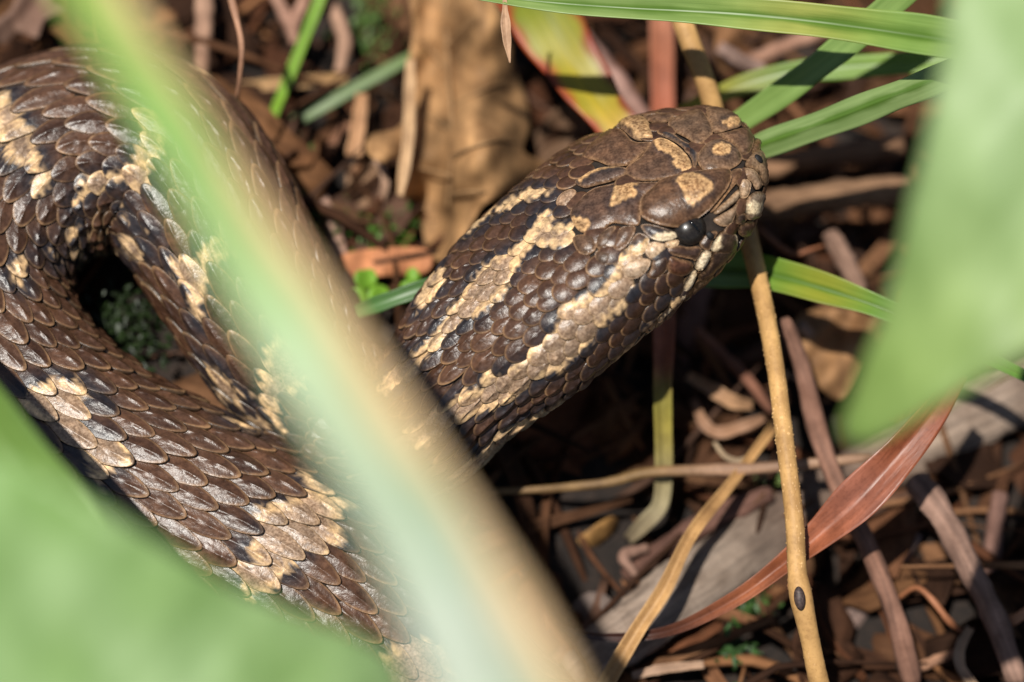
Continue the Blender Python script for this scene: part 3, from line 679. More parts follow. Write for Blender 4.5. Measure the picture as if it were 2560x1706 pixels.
def rest_of_scales():
    VV, FF, CC, SS = [], [], [], []; o = 0
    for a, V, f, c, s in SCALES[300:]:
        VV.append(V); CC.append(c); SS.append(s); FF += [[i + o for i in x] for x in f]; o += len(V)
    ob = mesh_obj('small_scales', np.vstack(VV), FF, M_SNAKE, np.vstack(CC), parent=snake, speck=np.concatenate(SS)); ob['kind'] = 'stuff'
rest_of_scales()
def ball(name, c, ax, rad, mat, parent, n=28, m=18):
    """ball with radii rad along the three axes ax"""
    th = np.linspace(0, np.pi, m); ph = np.linspace(0, 2 * np.pi, n, endpoint=False)
    a = np.stack([np.outer(np.cos(th), np.ones(n)) * rad[0], np.outer(np.sin(th), np.cos(ph)) * rad[1], np.outer(np.sin(th), np.sin(ph)) * rad[2]], -1).reshape(-1, 3)
    return mesh_obj(name, c + a @ np.array(ax), grid_faces(m, n, True), mat, parent=parent)
def build_eye():
    fwd = unit(TANG[-200]); 
    for side in (je, (NT - je) % NT):
        p = TAB[ie, side]; nrm = unit(NRM[ie, side]); dn = unit(np.cross(nrm, fwd)); f2 = np.cross(dn, nrm)
        c = p + nrm * (.02 if side == je else -.12)
        e = ball('eye', c, (nrm, f2, dn), (.16, .20, .19), M_EYE, snake)
        ball('pupil', c + nrm * .085 + f2 * .035, (nrm, f2, dn), (.085, .032, .12), M_PUPIL, sub(e, snake))
    for x, y, r in ((1890, 402, .06), (1772, 588, .05)):
        p, n = on_head(x, y); t = unit(np.cross(n, fwd)); ball('nostril' if x > 1800 else 'heat_pit', p + n * .04, (n, t, np.cross(n, t)), (.03, r, r * .8), M_PIT, snake, 16, 10)
build_eye()
print('snake scales', len(SCALES))

# ------------------------------------------------------------------ plants and litter that can be told apart
TANC = (.46, .27, .105); PALE = (.40, .27, .16); MAUVE = (.20, .105, .075); GREY = (.27, .225, .19); REDB = (.20, .062, .03)
ORNG = (.36, .15, .055); OAK = (.44, .25, .115); DARKB = (.09, .05, .032); PINK = (.30, .17, .125)
GRN = (.085, .20, .03); GRN2 = (.16, .30, .085); PALEG = (.22, .36, .14)

def leaf_from_outline(name, label, cat, outline, wfun, col, mat, step=26, thick=.03, colf=None, group=None, parent=None, lump=0., seed=0):
    v, f, d, b = fill_poly(outline, step)
    w = np.array([wfun(x, y) for x, y in v]) + lump * (np.sin(v[:, 0] * .021 + seed) * np.sin(v[:, 1] * .017 + seed * 2) + .5 * np.sin(v[:, 0] * .05 + v[:, 1] * .043 + seed))
    top = P(v[:, 0], v[:, 1], w); k = len(v); bot = top - W_ * thick
    bi = [int(np.argmin(((v - p)**2).sum(1))) for p in b]; n = len(bi)
    ff = f + [[i + k for i in x[::-1]] for x in f] + [[bi[i], k + bi[i], k + bi[(i + 1) % n], bi[(i + 1) % n]] for i in range(n)]
    cc = np.broadcast_to(np.array(col, float), (k, 3)).copy()
    if colf is not None:
        cc = np.array([colf(x, y, dd, c) for (x, y), dd, c in zip(v, d, cc)])
    uv = v / PPC
    o = mesh_obj(name, np.vstack([top, bot]), ff, mat, np.vstack([cc, cc]), np.vstack([uv, uv]), parent=parent)
    return tag(o, label, cat, group) if label else o

# --- blades and leaves close to the lens
def big_blade():
    pts = [P(120, -190, 12.6), P(250, 0, 12.9), P(400, 250, 13.2), P(560, 520, 13.5), P(738, 800, 13.8), P(930, 1100, 14.0), P(1095, 1390, 14.2), P(1258, 1720, 14.4)]
    last = pts[-1]; tail = [last + np.array([.9, -2.2, -.6]), last + np.array([1.6, -4.4, -3.2]), np.array([last[0] + 2.0, last[1] - 5.6, .2])]
    tip = [np.array(P(-60, -520, 11.6)), np.array(P(20, -370, 12.2))]
    px = [140, 150, 165, 185, 215, 250, 285, 325]
    wd = [.03, .28] + [px2cm(p, w) for p, w in zip(pts, px)] + [1.1, .9, .5]
    gl, gm = (.20, .33, .08), (.21, .36, .13)
    col = [(.27, .40, .075)] * 4 + [(.24, .41, .085), (.25, .41, .12), (.28, .42, .18), (.29, .40, .23), (.30, .39, .27), (.32, .39, .29)] + [gm] * 3
    V, Fc, c, uv = ribbon_data(tip + pts + tail, wd, col, raw=True, fold=.22, n=110, m=17, thick=.03, roll=.1, seed=3, up=W_, edge={-1: (.74, .52, .27)}, edge_w=.55)
    tag(mesh_obj('grass_blade', V, Fc, M_GREEN, c, uv), 'wide green blade with a tan dry margin slanting across the snake', 'grass blade')
big_blade()
def soft(x0, x1, x):
    t = min(1, max(0, (x - x0) / (x1 - x0))); return t * t * (3 - 2 * t)
def right_leaf():
    pl = empty('broad_leaf_plant', G(2900, 1500, 0))
    tag(pl, 'broad smooth pale green leaf with a pointed tip beside the tan stem', 'leaf')
    out = [(2100, 1072), (2125, 1000), (2160, 900), (2205, 790), (2245, 640), (2275, 500), (2318, 330), (2352, 150), (2378, -60), (2400, -300), (2560, -420), (2800, -380), (2960, -100), (2980, 300), (2880, 620), (2720, 800), (2560, 895), (2440, 960), (2310, 1035), (2200, 1098), (2135, 1108)]
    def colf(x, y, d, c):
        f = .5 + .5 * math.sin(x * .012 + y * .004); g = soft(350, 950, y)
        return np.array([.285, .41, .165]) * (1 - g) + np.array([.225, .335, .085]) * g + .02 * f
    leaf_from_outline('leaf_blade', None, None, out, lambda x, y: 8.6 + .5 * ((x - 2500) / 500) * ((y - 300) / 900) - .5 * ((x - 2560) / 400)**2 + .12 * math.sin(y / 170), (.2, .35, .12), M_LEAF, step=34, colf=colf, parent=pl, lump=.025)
    tube_p = [P(2960, 0, 6.0), P(3150, 200, 4.5), P(3100, 800, 0), np.array(pl['_o']) - [0, 0, .2]]
    V, Fc, c, uv = tube_data(tube_p, [.16, .2, .24, .28], (.14, .26, .06), raw=True); mesh_obj('leaf_stalk', V, Fc, M_GREEN, c, uv, parent=pl)
right_leaf()
def left_leaf():
    pl = empty('broad_leaf_plant', G(-500, 1700, 0))
    tag(pl, 'broad pale green leaf hiding the lower flank of the nearest coil', 'leaf')
    out = [(-260, 1060), (-60, 1120), (110, 1190), (250, 1268), (370, 1340), (500, 1420), (640, 1490), (780, 1545), (900, 1592), (985, 1650), (1010, 1720), (960, 1830), (700, 2000), (300, 2080), (-150, 2000), (-420, 1700), (-440, 1300)]
    def colf(x, y, d, c):
        g = soft(1200, 1650, y); return np.array([.21, .35, .11]) * (1 - g * .5) + np.array([.27, .40, .17]) * g * .5 + .03 * math.sin(x * .011) * math.sin(y * .014)
    leaf_from_outline('leaf_blade', None, None, out, lambda x, y: 9.8 + .15 * math.sin(x / 260) + .12 * math.cos(y / 190) - .5 * ((x - 300) / 700)**2, (.2, .34, .12), M_LEAF, step=34, colf=colf, parent=pl, lump=.03, seed=2)
    V, Fc, c, uv = tube_data([P(-420, 1600, 7.2), P(-640, 1700, 5), P(-700, 1760, 2), np.array(pl['_o']) - [0, 0, .2]], [.15, .2, .24, .28], (.14, .26, .06), raw=True)
    mesh_obj('leaf_stalk', V, Fc, M_GREEN, c, uv, parent=pl)
left_leaf()
def near_left_blade():
    pts = [P(-400, 560, 2.2), P(-200, 830, 3.4), P(-70, 1010, 4.0), P(60, 1170, 4.4), P(180, 1320, 4.7), P(330, 1550, 4.6), P(450, 1780, 4.2), P(560, 2060, 3.0), np.array(G(600, 2250, -.1))]
    wd = [.2, .5, .62, .68, .68, .62, .55, .5, .4]
    V, Fc, c, uv = ribbon_data(pts, wd, [(.12, .21, .035)] * 3 + [(.16, .27, .06)] * 6, raw=True, fold=.5, n=70, m=11, seed=9, up=W_)
    tag(mesh_obj('grass_blade', V, Fc, M_GREEN, c, uv), 'dark green folded blade crossing under the broad leaf beside the lower coil', 'grass blade')
near_left_blade()

# --- green blades around the head
g = 'green grass blades around the snake'
def blade(label, pts, widths, col, **kw):
    return ribbon('grass_blade', label, 'grass blade', pts, widths, col, group=g, **kw)
blade('long pale green blade with a yellow spot stretched above the snake\'s head', [(1100, -25, -.6), (1347, 4, -.5), (1560, 20, -.4), (1780, 32, -.3), (2010, 52, -.1), (2240, 82, .2), (2420, 112, .5), (2700, 170, 1.0)], [20, 48, 60, 72, 86, 96, 100, 90],
      [(.17, .31, .09), (.19, .33, .11), (.19, .33, .11), (.18, .32, .09), (.24, .33, .08), (.16, .31, .07), (.17, .31, .09), (.17, .31, .09)], fold=.55, m=17, seed=1, edge={0: (.07, .17, .02)}, edge_w=.3)
blade('flat green blade rising behind the snout and crossing under the yellowed blade', [(1780, 352, -2.2), (1857, 300, -2.0), (1985, 212, -1.6), (2112, 112, -1.3), (2230, 10, -1.0), (2360, -110, -.6)], [40, 60, 66, 70, 70, 60], (.15, .29, .08), fold=.15, seed=2)
blade('two toned keeled green blade touching the snout on its right', [(1820, 398, -1.6), (1900, 362, -1.3), (2061, 304, -.9), (2214, 245, -.5), (2340, 195, -.2), (2560, 90, .3)], [46, 66, 74, 74, 70, 60], (.18, .32, .12), fold=-.75, m=17, seed=3, edge={0: (.06, .15, .02)}, edge_w=.26)
blade('yellowing green blade lying low behind the snout', [(1690, 285, -3.2), (1770, 250, -3.1), (1857, 214, -3.0), (1985, 180, -2.9), (2112, 170, -2.8), (2327, 152, -2.6), (2560, 120, -2.4)], [25, 42, 52, 56, 58, 62, 60],
      [(.30, .30, .03), (.28, .30, .03), (.16, .22, .02), (.10, .21, .02), (.11, .24, .02), (.12, .25, .03), (.11, .24, .03)], fold=.2, seed=4)
blade('green blade with an orange fleck reaching from under the jaw to the right leaf', [(1640, 690, -2.4), (1785, 675, -2.1), (1908, 684, -1.8), (2060, 724, -1.5), (2214, 776, -1.3), (2400, 860, -1.2), (2600, 960, -1.2)], [70, 96, 92, 76, 56, 40, 28],
      [(.12, .27, .05), (.14, .30, .08), (.12, .28, .05), (.20, .27, .03), (.11, .27, .05), (.11, .27, .05), (.11, .27, .05)], fold=.6, m=17, seed=5, edge={0: (.07, .17, .02)}, edge_w=.2)
blade('short dark green blade poking out left of the snake\'s neck', [(820, 812, -2.0), (900, 778, -1.8), (980, 748, -1.7), (1070, 715, -1.7), (1130, 690, -1.8)], [14, 36, 42, 40, 30], (.045, .14, .03), fold=.3, seed=6)
blade('thin bright green grass stalk leaning left beside the oak leaf', [(820, -60, -4.2), (799, 0, -4.2), (753, 117, -4.1), (707, 230, -4.0), (672, 316, -3.9), (650, 380, -4.0)], [26, 28, 28, 26, 24, 20], (.13, .30, .02), fold=.5, seed=7)
blade('faint green blade lying low between the coil and the oak leaf', [(660, 352, -4.4), (768, 286, -4.3), (870, 230, -4.3), (1008, 153, -4.4), (1080, 110, -4.6)], [22, 34, 32, 28, 20], (.10, .19, .07), fold=.2, seed=8)
blade('dim green blade end under the coil beside the dark hole', [(440, 1080, -2.9), (500, 1040, -2.8), (570, 1010, -2.8), (640, 990, -2.9)], [18, 32, 34, 20], (.06, .16, .03), fold=.3, seed=10)
ribbon('grass_blade', 'yellow and green autumn blade with red scorched edges above the head', 'grass blade', [(1290, -60, -3.4), (1350, 30, -3.2), (1425, 150, -3.0), (1495, 252, -2.8), (1560, 335, -2.6), (1640, 430, -2.6)], [150, 168, 150, 116, 96, 60],
       [(.10, .16, .01), (.16, .22, .012), (.26, .27, .015), (.30, .29, .02), (.40, .30, .05), (.36, .24, .08)], fold=.12, wave=.10, m=15, edge={1: (.28, .05, .015), -1: (.20, .035, .012)}, edge_w=.28, seed=11, n=60)

# --- the tan stem
def tan_stem():
    e = empty('plant_stem', G(2120, 1960, 0)); tag(e, 'straight rough tan stem with a dark bud scar passing behind the head', 'stem')
    pts = [(1640, -160, -1.9), (1689, 0, -1.9), (1724, 102, -1.9), (1760, 194, -1.95), (1800, 330, -2.1), (1842, 480, -2.0), (1878, 620, -1.7), (1908, 750, -1.3), (1937, 910, -.9), (1963, 1110, -.55), (1985, 1290, -.4), (1992, 1420, -.35), (2002, 1490, -.3), (2025, 1600, -.4), (2050, 1715, -.6), (2090, 1850, -1.2), (2120, 1960, 'g', -.1)]
    wd = [52, 54, 53, 52, 50, 50, 48, 47, 46, 46, 47, 48, 60, 49, 50, 52, 54]
    V, Fc, c, uv = tube_data(pts, wd, TANC, n=220, m=20, rough=.02, seed=4)
    mesh_obj('stalk', V, Fc, M_STEM, c, uv, parent=e)
    p = P(1999, 1496, -.16); T = unit(P(2010, 1560, -.3) - P(1996, 1440, -.3)); N = unit(W_ - (T @ W_) * T); B = np.cross(T, N)
    ball('bud_scar', p, (N, T, B), (.06, .13, .062), M_BUD, e, 18, 12)
    rr = np.random.default_rng(21); S = catmull(np.array([place(p) for p in pts]), 400); Tn = unit(np.gradient(S, axis=0)); vv, ff, o = [], [], 0
    for k in range(900):                       # tiny warts that make the stem rough
        i = rr.integers(120, 395); a = rr.uniform(0, 6.28); N2 = unit(W_ - (Tn[i] @ W_) * Tn[i]); B2 = np.cross(Tn[i], N2); d = N2 * math.cos(a) + B2 * math.sin(a); e2 = np.cross(Tn[i], d)
        c0 = S[i] + d * .098; h = rr.uniform(.006, .016)
        vv += [c0 + Tn[i] * h * 1.6, c0 + e2 * h, c0 - Tn[i] * h * 1.6, c0 - e2 * h, c0 + d * h * 1.1]; ff += [[o, o + 1, o + 4], [o + 1, o + 2, o + 4], [o + 2, o + 3, o + 4], [o + 3, o, o + 4]]; o += 5
    w_ = mesh_obj('warts', np.array(vv), ff, M_STEM, (.55, .34, .15), np.array(vv)[:, :2], parent=e); w_['kind'] = 'stuff'
    V, Fc, c, uv = tube_data([(1990, 1440, -.35), (1996, 1462, -.33), (2001, 1482, -.31), (2010, 1515, -.33)], [46, 56, 57, 48], (.40, .20, .09), n=24, m=18, rough=.03, seed=9); mesh_obj('node', V, Fc, M_STEM, c, uv, parent=e)
M_BUD = flat_mat('bud_scar_brown', (.055, .035, .03), .6)
tan_stem()
ribbon('dry_grass', 'hanging pointed tan tip of dry grass above the oak leaf', 'dry grass', [(1262, -90, -.5), (1262, 0, -.5), (1264, 60, -.5), (1268, 105, -.5), (1275, 158, -.5)], [9, 10, 24, 20, 3], (.42, .26, .16), M_STRAW, fold=.5, seed=1)
stick('dry_stalk', 'thin curved brown stalk hanging above the top coil', 'stalk', [(560, -60, -1.6), (584, 20, -1.6), (604, 110, -1.6), (600, 190, -1.7), (592, 260, -2.2), (600, 330, -3.6)], [20, 18, 15, 12, 9, 7], (.34, .18, .11), M_STRAW, seed=2)

# --- dead leaves
OAKOUT = q([(860, -120), (1300, -120), (1330, 100), (1340, 300), (1400, 480), (1422, 620), (1385, 740), (1490, 795), (1490, 850), (1400, 890), (1290, 960), (1190, 1010), (1120, 1130), (1010, 1300), (930, 1270), (890, 1100), (870, 985), (770, 950), (775, 770), (700, 800), (620, 750), (640, 660), (790, 610), (812, 380), (850, 150)], 600, 0, 1.96)
def oak():
    e = empty('oak_leaf', G(1150, 560, 0)); tag(e, 'large crumpled light brown oak leaf lying left of the head', 'dead leaf')
    def wf(x, y): return -4.25 + .75 * soft(0, 500, y) + .35 * math.sin(x * .022) + .25 * math.sin(y * .018 + 1) + (.25 if x > 1100 else 0) * math.sin((x - 1100) * .02)
    def colf(x, y, d, c):
        v = 1 - .9 * math.exp(-((x - 1112)**2 + (y - 308)**2) / 170); s = .82 + .28 * math.sin(x * .03 + y * .011) * math.sin(y * .021) + .16 * math.sin(x * .07 - y * .05) * math.sin(y * .061 + x * .02)
        return np.array(OAK) * v * s
    leaf_from_outline('leaf_blade', None, None, OAKOUT, wf, OAK, M_DEAD, step=17, colf=colf, parent=e, lump=.13, thick=.02)
    for x0, y0, x1, y1 in ((1118, 120, 1190, 40), (1120, 180, 1040, 90), (1128, 270, 1270, 200), (1128, 330, 1010, 260), (1128, 390, 1290, 340), (1126, 440, 1000, 420), (1122, 490, 1230, 480)):
        V, Fc, c, uv = tube_data([P(x, y, wf(x, y) + .10) for x, y in ((x0, y0), ((x0 + x1) / 2, (y0 + y1) / 2 - 6), (x1, y1))], [.035, .03, .015], (.36, .22, .11), raw=True, n=14, m=6); mesh_obj('vein', V, Fc, M_DEAD, c, uv, parent=e)
    V, Fc, c, uv = tube_data([P(1110, -80, wf(1110, 0) + .1), P(1120, 150, wf(1120, 150) + .06), P(1130, 330, wf(1130, 330) + .06), P(1120, 520, wf(1120, 520) + .05)], [.07, .06, .05, .03], (.36, .22, .11), raw=True); mesh_obj('midrib', V, Fc, M_DEAD, c, uv, parent=e)
oak()
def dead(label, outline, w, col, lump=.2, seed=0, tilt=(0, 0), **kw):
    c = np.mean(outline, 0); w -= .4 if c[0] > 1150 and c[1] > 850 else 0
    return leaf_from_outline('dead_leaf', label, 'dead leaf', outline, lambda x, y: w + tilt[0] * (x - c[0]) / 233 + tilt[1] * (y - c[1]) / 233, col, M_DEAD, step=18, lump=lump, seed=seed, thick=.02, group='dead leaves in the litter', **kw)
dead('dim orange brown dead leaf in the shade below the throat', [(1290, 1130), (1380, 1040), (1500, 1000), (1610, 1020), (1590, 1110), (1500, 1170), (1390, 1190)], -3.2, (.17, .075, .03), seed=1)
dead('brown dead leaf between the mauve twig and the broad green leaf tip', [(1985, 800), (2070, 770), (2190, 800), (2170, 900), (2110, 1000), (2040, 960), (2000, 880)], -2.9, (.26, .14, .065), seed=2)
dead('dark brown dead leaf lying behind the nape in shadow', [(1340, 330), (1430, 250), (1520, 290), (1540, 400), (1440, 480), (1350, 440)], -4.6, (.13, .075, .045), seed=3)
dead('small tan torn leaf standing beside the oak leaf', [(868, 430), (930, 400), (955, 470), (940, 540), (880, 530)], -4.1, (.30, .18, .11), seed=4)
dead('grey brown crumpled leaf below the throat', [(1420, 1530), (1470, 1480), (1530, 1500), (1520, 1570), (1450, 1590)], -2.0, (.17, .13, .115), seed=5)
dead('terracotta flat leaf scrap between coil and neck', [(850, 640), (960, 620), (1070, 625), (1068, 680), (960, 690), (860, 695)], -3.2, (.50, .21, .10), lump=.06, seed=6)
dead('brown leaf scrap beside the right side of the snout', [(1790, 60), (1850, 50), (1860, 150), (1800, 180)], -4.2, (.23, .115, .055), seed=7)
dead('rusty leaf scrap wedged at the foot of the tan straw', [(1285, 1330), (1330, 1270), (1360, 1300), (1330, 1390), (1290, 1410)], -2.6, (.33, .13, .035), seed=8)
dead('pale brown leaf strip slanting under the neck', [(1370, 1440), (1440, 1350), (1530, 1290), (1540, 1320), (1460, 1400), (1400, 1470)], -2.5, (.27, .145, .05), seed=9)
dead('mauve brown leaf corner in the top left litter', [(-30, 70), (20, 30), (60, -30), (150, -60), (130, 0), (175, 20), (110, 50), (95, 95), (40, 80), (10, 115)], -3.7, (.20, .12, .09), seed=12)

# --- red brown folded blade at lower right
ribbon('dry_sedge', 'twisted glossy red brown dry blade sweeping from the right leaf down to the straw', 'dry sedge',
       [(1400, 1572, -1.45), (1500, 1592, -1.3), (1620, 1588, -1.3), (1720, 1560, -1.1), (1850, 1490, -.9), (1960, 1410, -.8), (2060, 1330, -.7), (2160, 1235, -.6), (2250, 1130, -.6), (2330, 1030, -.7), (2400, 930, -.9)],
       [8, 18, 26, 30, 40, 54, 78, 112, 96, 70, 40], [(.05, .02, .014), (.05, .02, .014), (.06, .022, .015), (.12, .04, .02), (.22, .07, .03), (.25, .075, .03), (.28, .09, .045), (.29, .105, .065), (.24, .07, .03), (.22, .06, .025), (.2, .05, .02)],
       M_RED, fold=.55, roll=[.2, .2, .1, 0, 0, -.1, -.2, -.1, .2, .3, .3], n=90, m=13, seed=2)

# --- the grey log and traced twigs, straws
stick('rotten_branch', 'thick grey weathered branch lying across the lower right litter', 'branch', [(1420, 1690, 'g', .25), (1600, 1560, 'g', .45), (1790, 1425, 'g', .5), (1990, 1290, 'g', .45), (2200, 1160, 'g', .45), (2400, 1055, 'g', .5), (2720, 900, 'g', .45)], [120, 150, 165, 160, 160, 165, 170], [(.17, .125, .10), (.24, .185, .15), (.20, .155, .125), (.13, .09, .07), (.16, .115, .09), (.25, .19, .15), (.2, .15, .12)], n=90, m=22, rough=.05, seed=3, flat=.7)
TW = 'twigs lying in the litter'
def deeper(pts):                # the litter right of the neck lies lower
    return [(p[0], p[1], p[2] - (.45 if p[0] > 1150 and p[1] > 850 else .1)) if len(p) == 3 else p for p in pts]
def twig(label, pts, widths, col, mat=None, **kw):
    pts = deeper(pts)
    return stick('dry_twig', label, 'twig', pts, widths, col, mat or M_BARK, group=TW, **kw)
def straw(label, pts, widths, col, **kw):
    pts = deeper(pts)
    return ribbon('straw', label, 'straw', pts, widths, col, M_STRAW, group='dry straws in the litter', **kw)
twig('mauve brown twig slanting beside the tan stem down past the red brown blade', [(1960, 800, -1.9), (2000, 905, -1.8), (2040, 1060, -1.7), (2092, 1207, -1.5), (2160, 1345, -1.4), (2232, 1525, -1.3), (2285, 1720, -1.4)], [38, 44, 50, 50, 50, 50, 52], MAUVE, seed=1)
twig('broken thick brown twig with a blunt top at the lower right', [(2285, 1200, -1.7), (2345, 1275, -1.5), (2420, 1410, -1.35), (2485, 1545, -1.3), (2545, 1710, -1.3)], [72, 70, 62, 60, 58], (.22, .135, .105), seed=2)
twig('grey mauve twig crossing beneath the long mauve twig', [(1980, 1720, -2.6), (2060, 1620, -2.5), (2150, 1520, -2.5), (2290, 1330, -2.5)], [58, 62, 62, 56], (.20, .14, .125), seed=3)
twig('short brown twig upright between two thicker twigs', [(2500, 1230, -2.4), (2485, 1340, -2.3), (2465, 1480, -2.3)], [40, 46, 46], (.18, .10, .08), seed=4)
twig('slim brown stem lying level under the throat and behind the tan stem', [(1180, 1232, -1.9), (1370, 1222, -1.9), (1516, 1207, -1.85), (1620, 1182, -1.8), (1780, 1176, -1.75), (1900, 1171, -1.7), (2040, 1158, -1.6), (2180, 1142, -1.6)], [18, 20, 24, 28, 30, 30, 28, 24], [(.20, .12, .05)] * 4 + [(.27, .16, .10)] * 4, M_STRAW, seed=5)
straw('orange tan straw leaning from the lower litter up to the level stem', [(1490, 1760, -.75), (1520, 1700, -.75), (1595, 1573, -.75), (1662, 1470, -.8), (1729, 1335, -1.1), (1829, 1207, -1.6), (1935, 1065, -2.2)], [44, 42, 42, 40, 34, 28, 24], (.38, .22, .09), fold=.8, seed=1)
ribbon('reed', 'upright reed turning from red to olive behind the head', 'reed', [(1650, -80, -4.4), (1653, 50, -4.4), (1657, 280, -4.4), (1660, 520, -3.4), (1660, 750, -2.4), (1658, 900, -2.1), (1656, 975, -2.1), (1658, 1080, -2.25), (1659, 1180, -2.45), (1650, 1262, -2.6), (1610, 1310, -2.7), (1570, 1350, -2.9)], [54, 56, 58, 58, 58, 54, 48, 42, 46, 42, 38, 28],
       [(.24, .09, .05), (.26, .10, .055), (.28, .085, .045), (.30, .10, .06), (.36, .13, .075), (.34, .12, .065), (.20, .16, .035), (.22, .18, .04), (.25, .21, .10), (.26, .22, .13), (.22, .18, .11), (.18, .14, .09)], M_STRAW, fold=.5, n=80, seed=2)
twig('reddish twig standing behind the nape beside the red reed', [(1405, 20, -4.4), (1480, 130, -4.3), (1550, 215, -4.2), (1625, 320, -4.2)], [46, 54, 54, 46], (.24, .135, .11), M_STRAW, seed=6)
twig('dark mauve twig under the cheek next to the red reed', [(1765, 640, -4.2), (1738, 760, -4.0), (1705, 900, -3.8), (1690, 1010, -3.7)], [60, 66, 64, 50], (.14, .075, .06), seed=7)
twig('thick brown twig lying level right of the snout, the upper of two', [(1880, 425, -4.4), (1990, 405, -4.3), (2110, 388, -4.2), (2260, 362, -4.2)], [54, 60, 62, 58], (.19, .105, .06), seed=8)
twig('thick brown twig lying level right of the snout, the lower of two', [(1850, 520, -4.0), (1970, 506, -3.9), (2110, 488, -3.8), (2280, 470, -3.8)], [64, 72, 74, 70], (.20, .115, .066), seed=9)
twig('pinkish twig end beneath the crossing grass blades', [(1850, 165, -4.3), (1950, 120, -4.2), (2070, 75, -4.2)], [34, 40, 40], (.30, .17, .12), seed=10)
twig('short mauve twig stub above the snout', [(1795, 118, -4.0), (1850, 150, -4.0), (1910, 178, -4.0)], [32, 36, 30], (.24, .16, .135), seed=11)
twig('mauve stub standing under the lower jaw blade', [(2075, 585, -3.6), (2110, 645, -3.4), (2150, 735, -3.4)], [44, 52, 46], (.19, .115, .085), seed=12)
stick('vine_tendril', 'thin rusty tendril looping beside the tan stem under the snout', 'tendril', [(1900, 570, -3.4), (1935, 605, -3.2), (1985, 635, -3.1), (2025, 625, -3.1), (2060, 615, -3.2)], [9, 12, 12, 11, 8], (.26, .10, .045), M_STRAW, seed=13)
straw('long pale straw lying on the oak leaf', [(1026, 150, -3.5), (1024, 230, -3.4), (1022, 332, -3.2), (1012, 420, -3.1), (1000, 490, -3.05)], [22, 28, 30, 28, 14], (.45, .29, .16), fold=.6, seed=3)
straw('tan leaf strip hanging left of the oak leaf', [(905, 235, -4.0), (898, 300, -3.9), (884, 392, -3.8)], [28, 36, 40], (.42, .23, .115), fold=.5, seed=4)
straw('small pale curl of dry leaf beside the tan leaf strip', [(938, 400, -3.7), (958, 430, -3.5), (962, 465, -3.5), (950, 505, -3.7), (925, 525, -3.9)], [12, 18, 20, 18, 10], (.42, .27, .19), fold=.4, seed=5)
straw('tan straw lying level above the right coil', [(570, 222, -4.2), (660, 214, -4.2), (760, 205, -4.2), (870, 198, -4.3)], [22, 30, 32, 26], (.32, .19, .085), fold=.6, seed=6)
straw('red brown straw slanting beside the right coil', [(870, 305, -4.4), (820, 380, -4.2), (772, 458, -4.0), (745, 500, -3.9)], [20, 26, 26, 18], (.30, .15, .09), fold=.6, seed=7)
twig('pink brown forked twig arm at the top, left fork', [(678, -40, -4.3), (700, 15, -4.2), (728, 70, -4.1), (735, 110, -4.1)], [28, 32, 34, 22], PINK, seed=14)
twig('pink brown forked twig arm at the top, right fork', [(778, -45, -4.3), (757, 10, -4.2), (732, 66, -4.1)], [26, 32, 32], PINK, seed=15)
twig('pale curved twig right of the thin grass stalk', [(828, 10, -4.5), (850, 60, -4.4), (862, 110, -4.3), (848, 182, -4.3)], [34, 40, 38, 28], (.28, .17, .12), seed=16)
twig('upright pinkish twig above the top coil near the hanging stalk', [(505, -60, -4.0), (510, 30, -3.9), (507, 110, -3.8), (500, 190, -3.8)], [42, 46, 44, 36], (.33, .20, .14), seed=17)
twig('dark mauve twig lying under the small torn leaf', [(810, 545, -4.2), (890, 552, -4.2), (990, 566, -4.3)], [26, 34, 30], (.13, .085, .08), seed=18)
twig('pinkish twig running along the outside of the right coil', [(805, 490, -3.6), (832, 570, -3.4), (852, 660, -3.2), (880, 780, -3.0)], [30, 42, 48, 48], (.33, .20, .15), M_STRAW, seed=19)
straw('tan curl of straw between the red reed and the tan stem, upper one', [(1720, 940, -2.9), (1780, 975, -2.7), (1830, 1005, -2.7), (1880, 1015, -2.9)], [22, 36, 36, 20], (.38, .22, .12), fold=.6, seed=8)
straw('brown curl of straw between the red reed and the tan stem, lower one', [(1735, 1000, -2.9), (1760, 1060, -2.7), (1800, 1082, -2.7), (1860, 1065, -2.6), (1910, 1045, -2.7)], [18, 28, 30, 30, 18], (.27, .15, .09), fold=.6, seed=9)
straw('thin crooked pale tendril above the level stem', [(1785, 1105, -2.2), (1812, 1140, -2.1), (1850, 1152, -2.1), (1890, 1130, -2.1), (1920, 1085, -2.2)], [9, 12, 14, 14, 12], (.30, .22, .14), fold=.3, seed=10)
twig('rusty crooked rootlet at the lower right between twigs', [(2240, 1500, -1.9), (2290, 1470, -1.7), (2330, 1500, -1.6), (2370, 1550, -1.6), (2405, 1580, -1.7)], [10, 14, 16, 18, 14], (.28, .11, .05), M_STRAW, seed=20)
twig('orange brown twig stub entering at the lower right edge', [(2500, 1570, -1.5), (2560, 1535, -1.4), (2640, 1490, -1.4)], [26, 28, 28], (.36, .17, .09), M_STRAW, seed=21)
twig('short brown twig lying level beside the broken thick twig', [(2270, 1680, -1.9), (2330, 1655, -1.8), (2400, 1632, -1.8)], [24, 28, 24], (.30, .16, .10), seed=22)
straw('pale curling strip at the lower right below the rootlet', [(2425, 1570, -1.7), (2400, 1620, -1.6), (2402, 1670, -1.5), (2440, 1720, -1.5)], [20, 26, 26, 20], (.40, .28, .19), fold=.7, seed=11)
straw('thin pale straw lying level at the foot of the orange tan straw', [(1580, 1690, -1.5), (1660, 1672, -1.45), (1760, 1662, -1.5)], [18, 24, 18], (.34, .22, .15), fold=.5, seed=12)
twig('dark bark strip shaded behind the orange tan straw', [(1560, 1440, -2.4), (1680, 1360, -2.3), (1800, 1290, -2.3), (1930, 1230, -2.3)], [40, 60, 60, 46], (.12, .06, .045), seed=23)
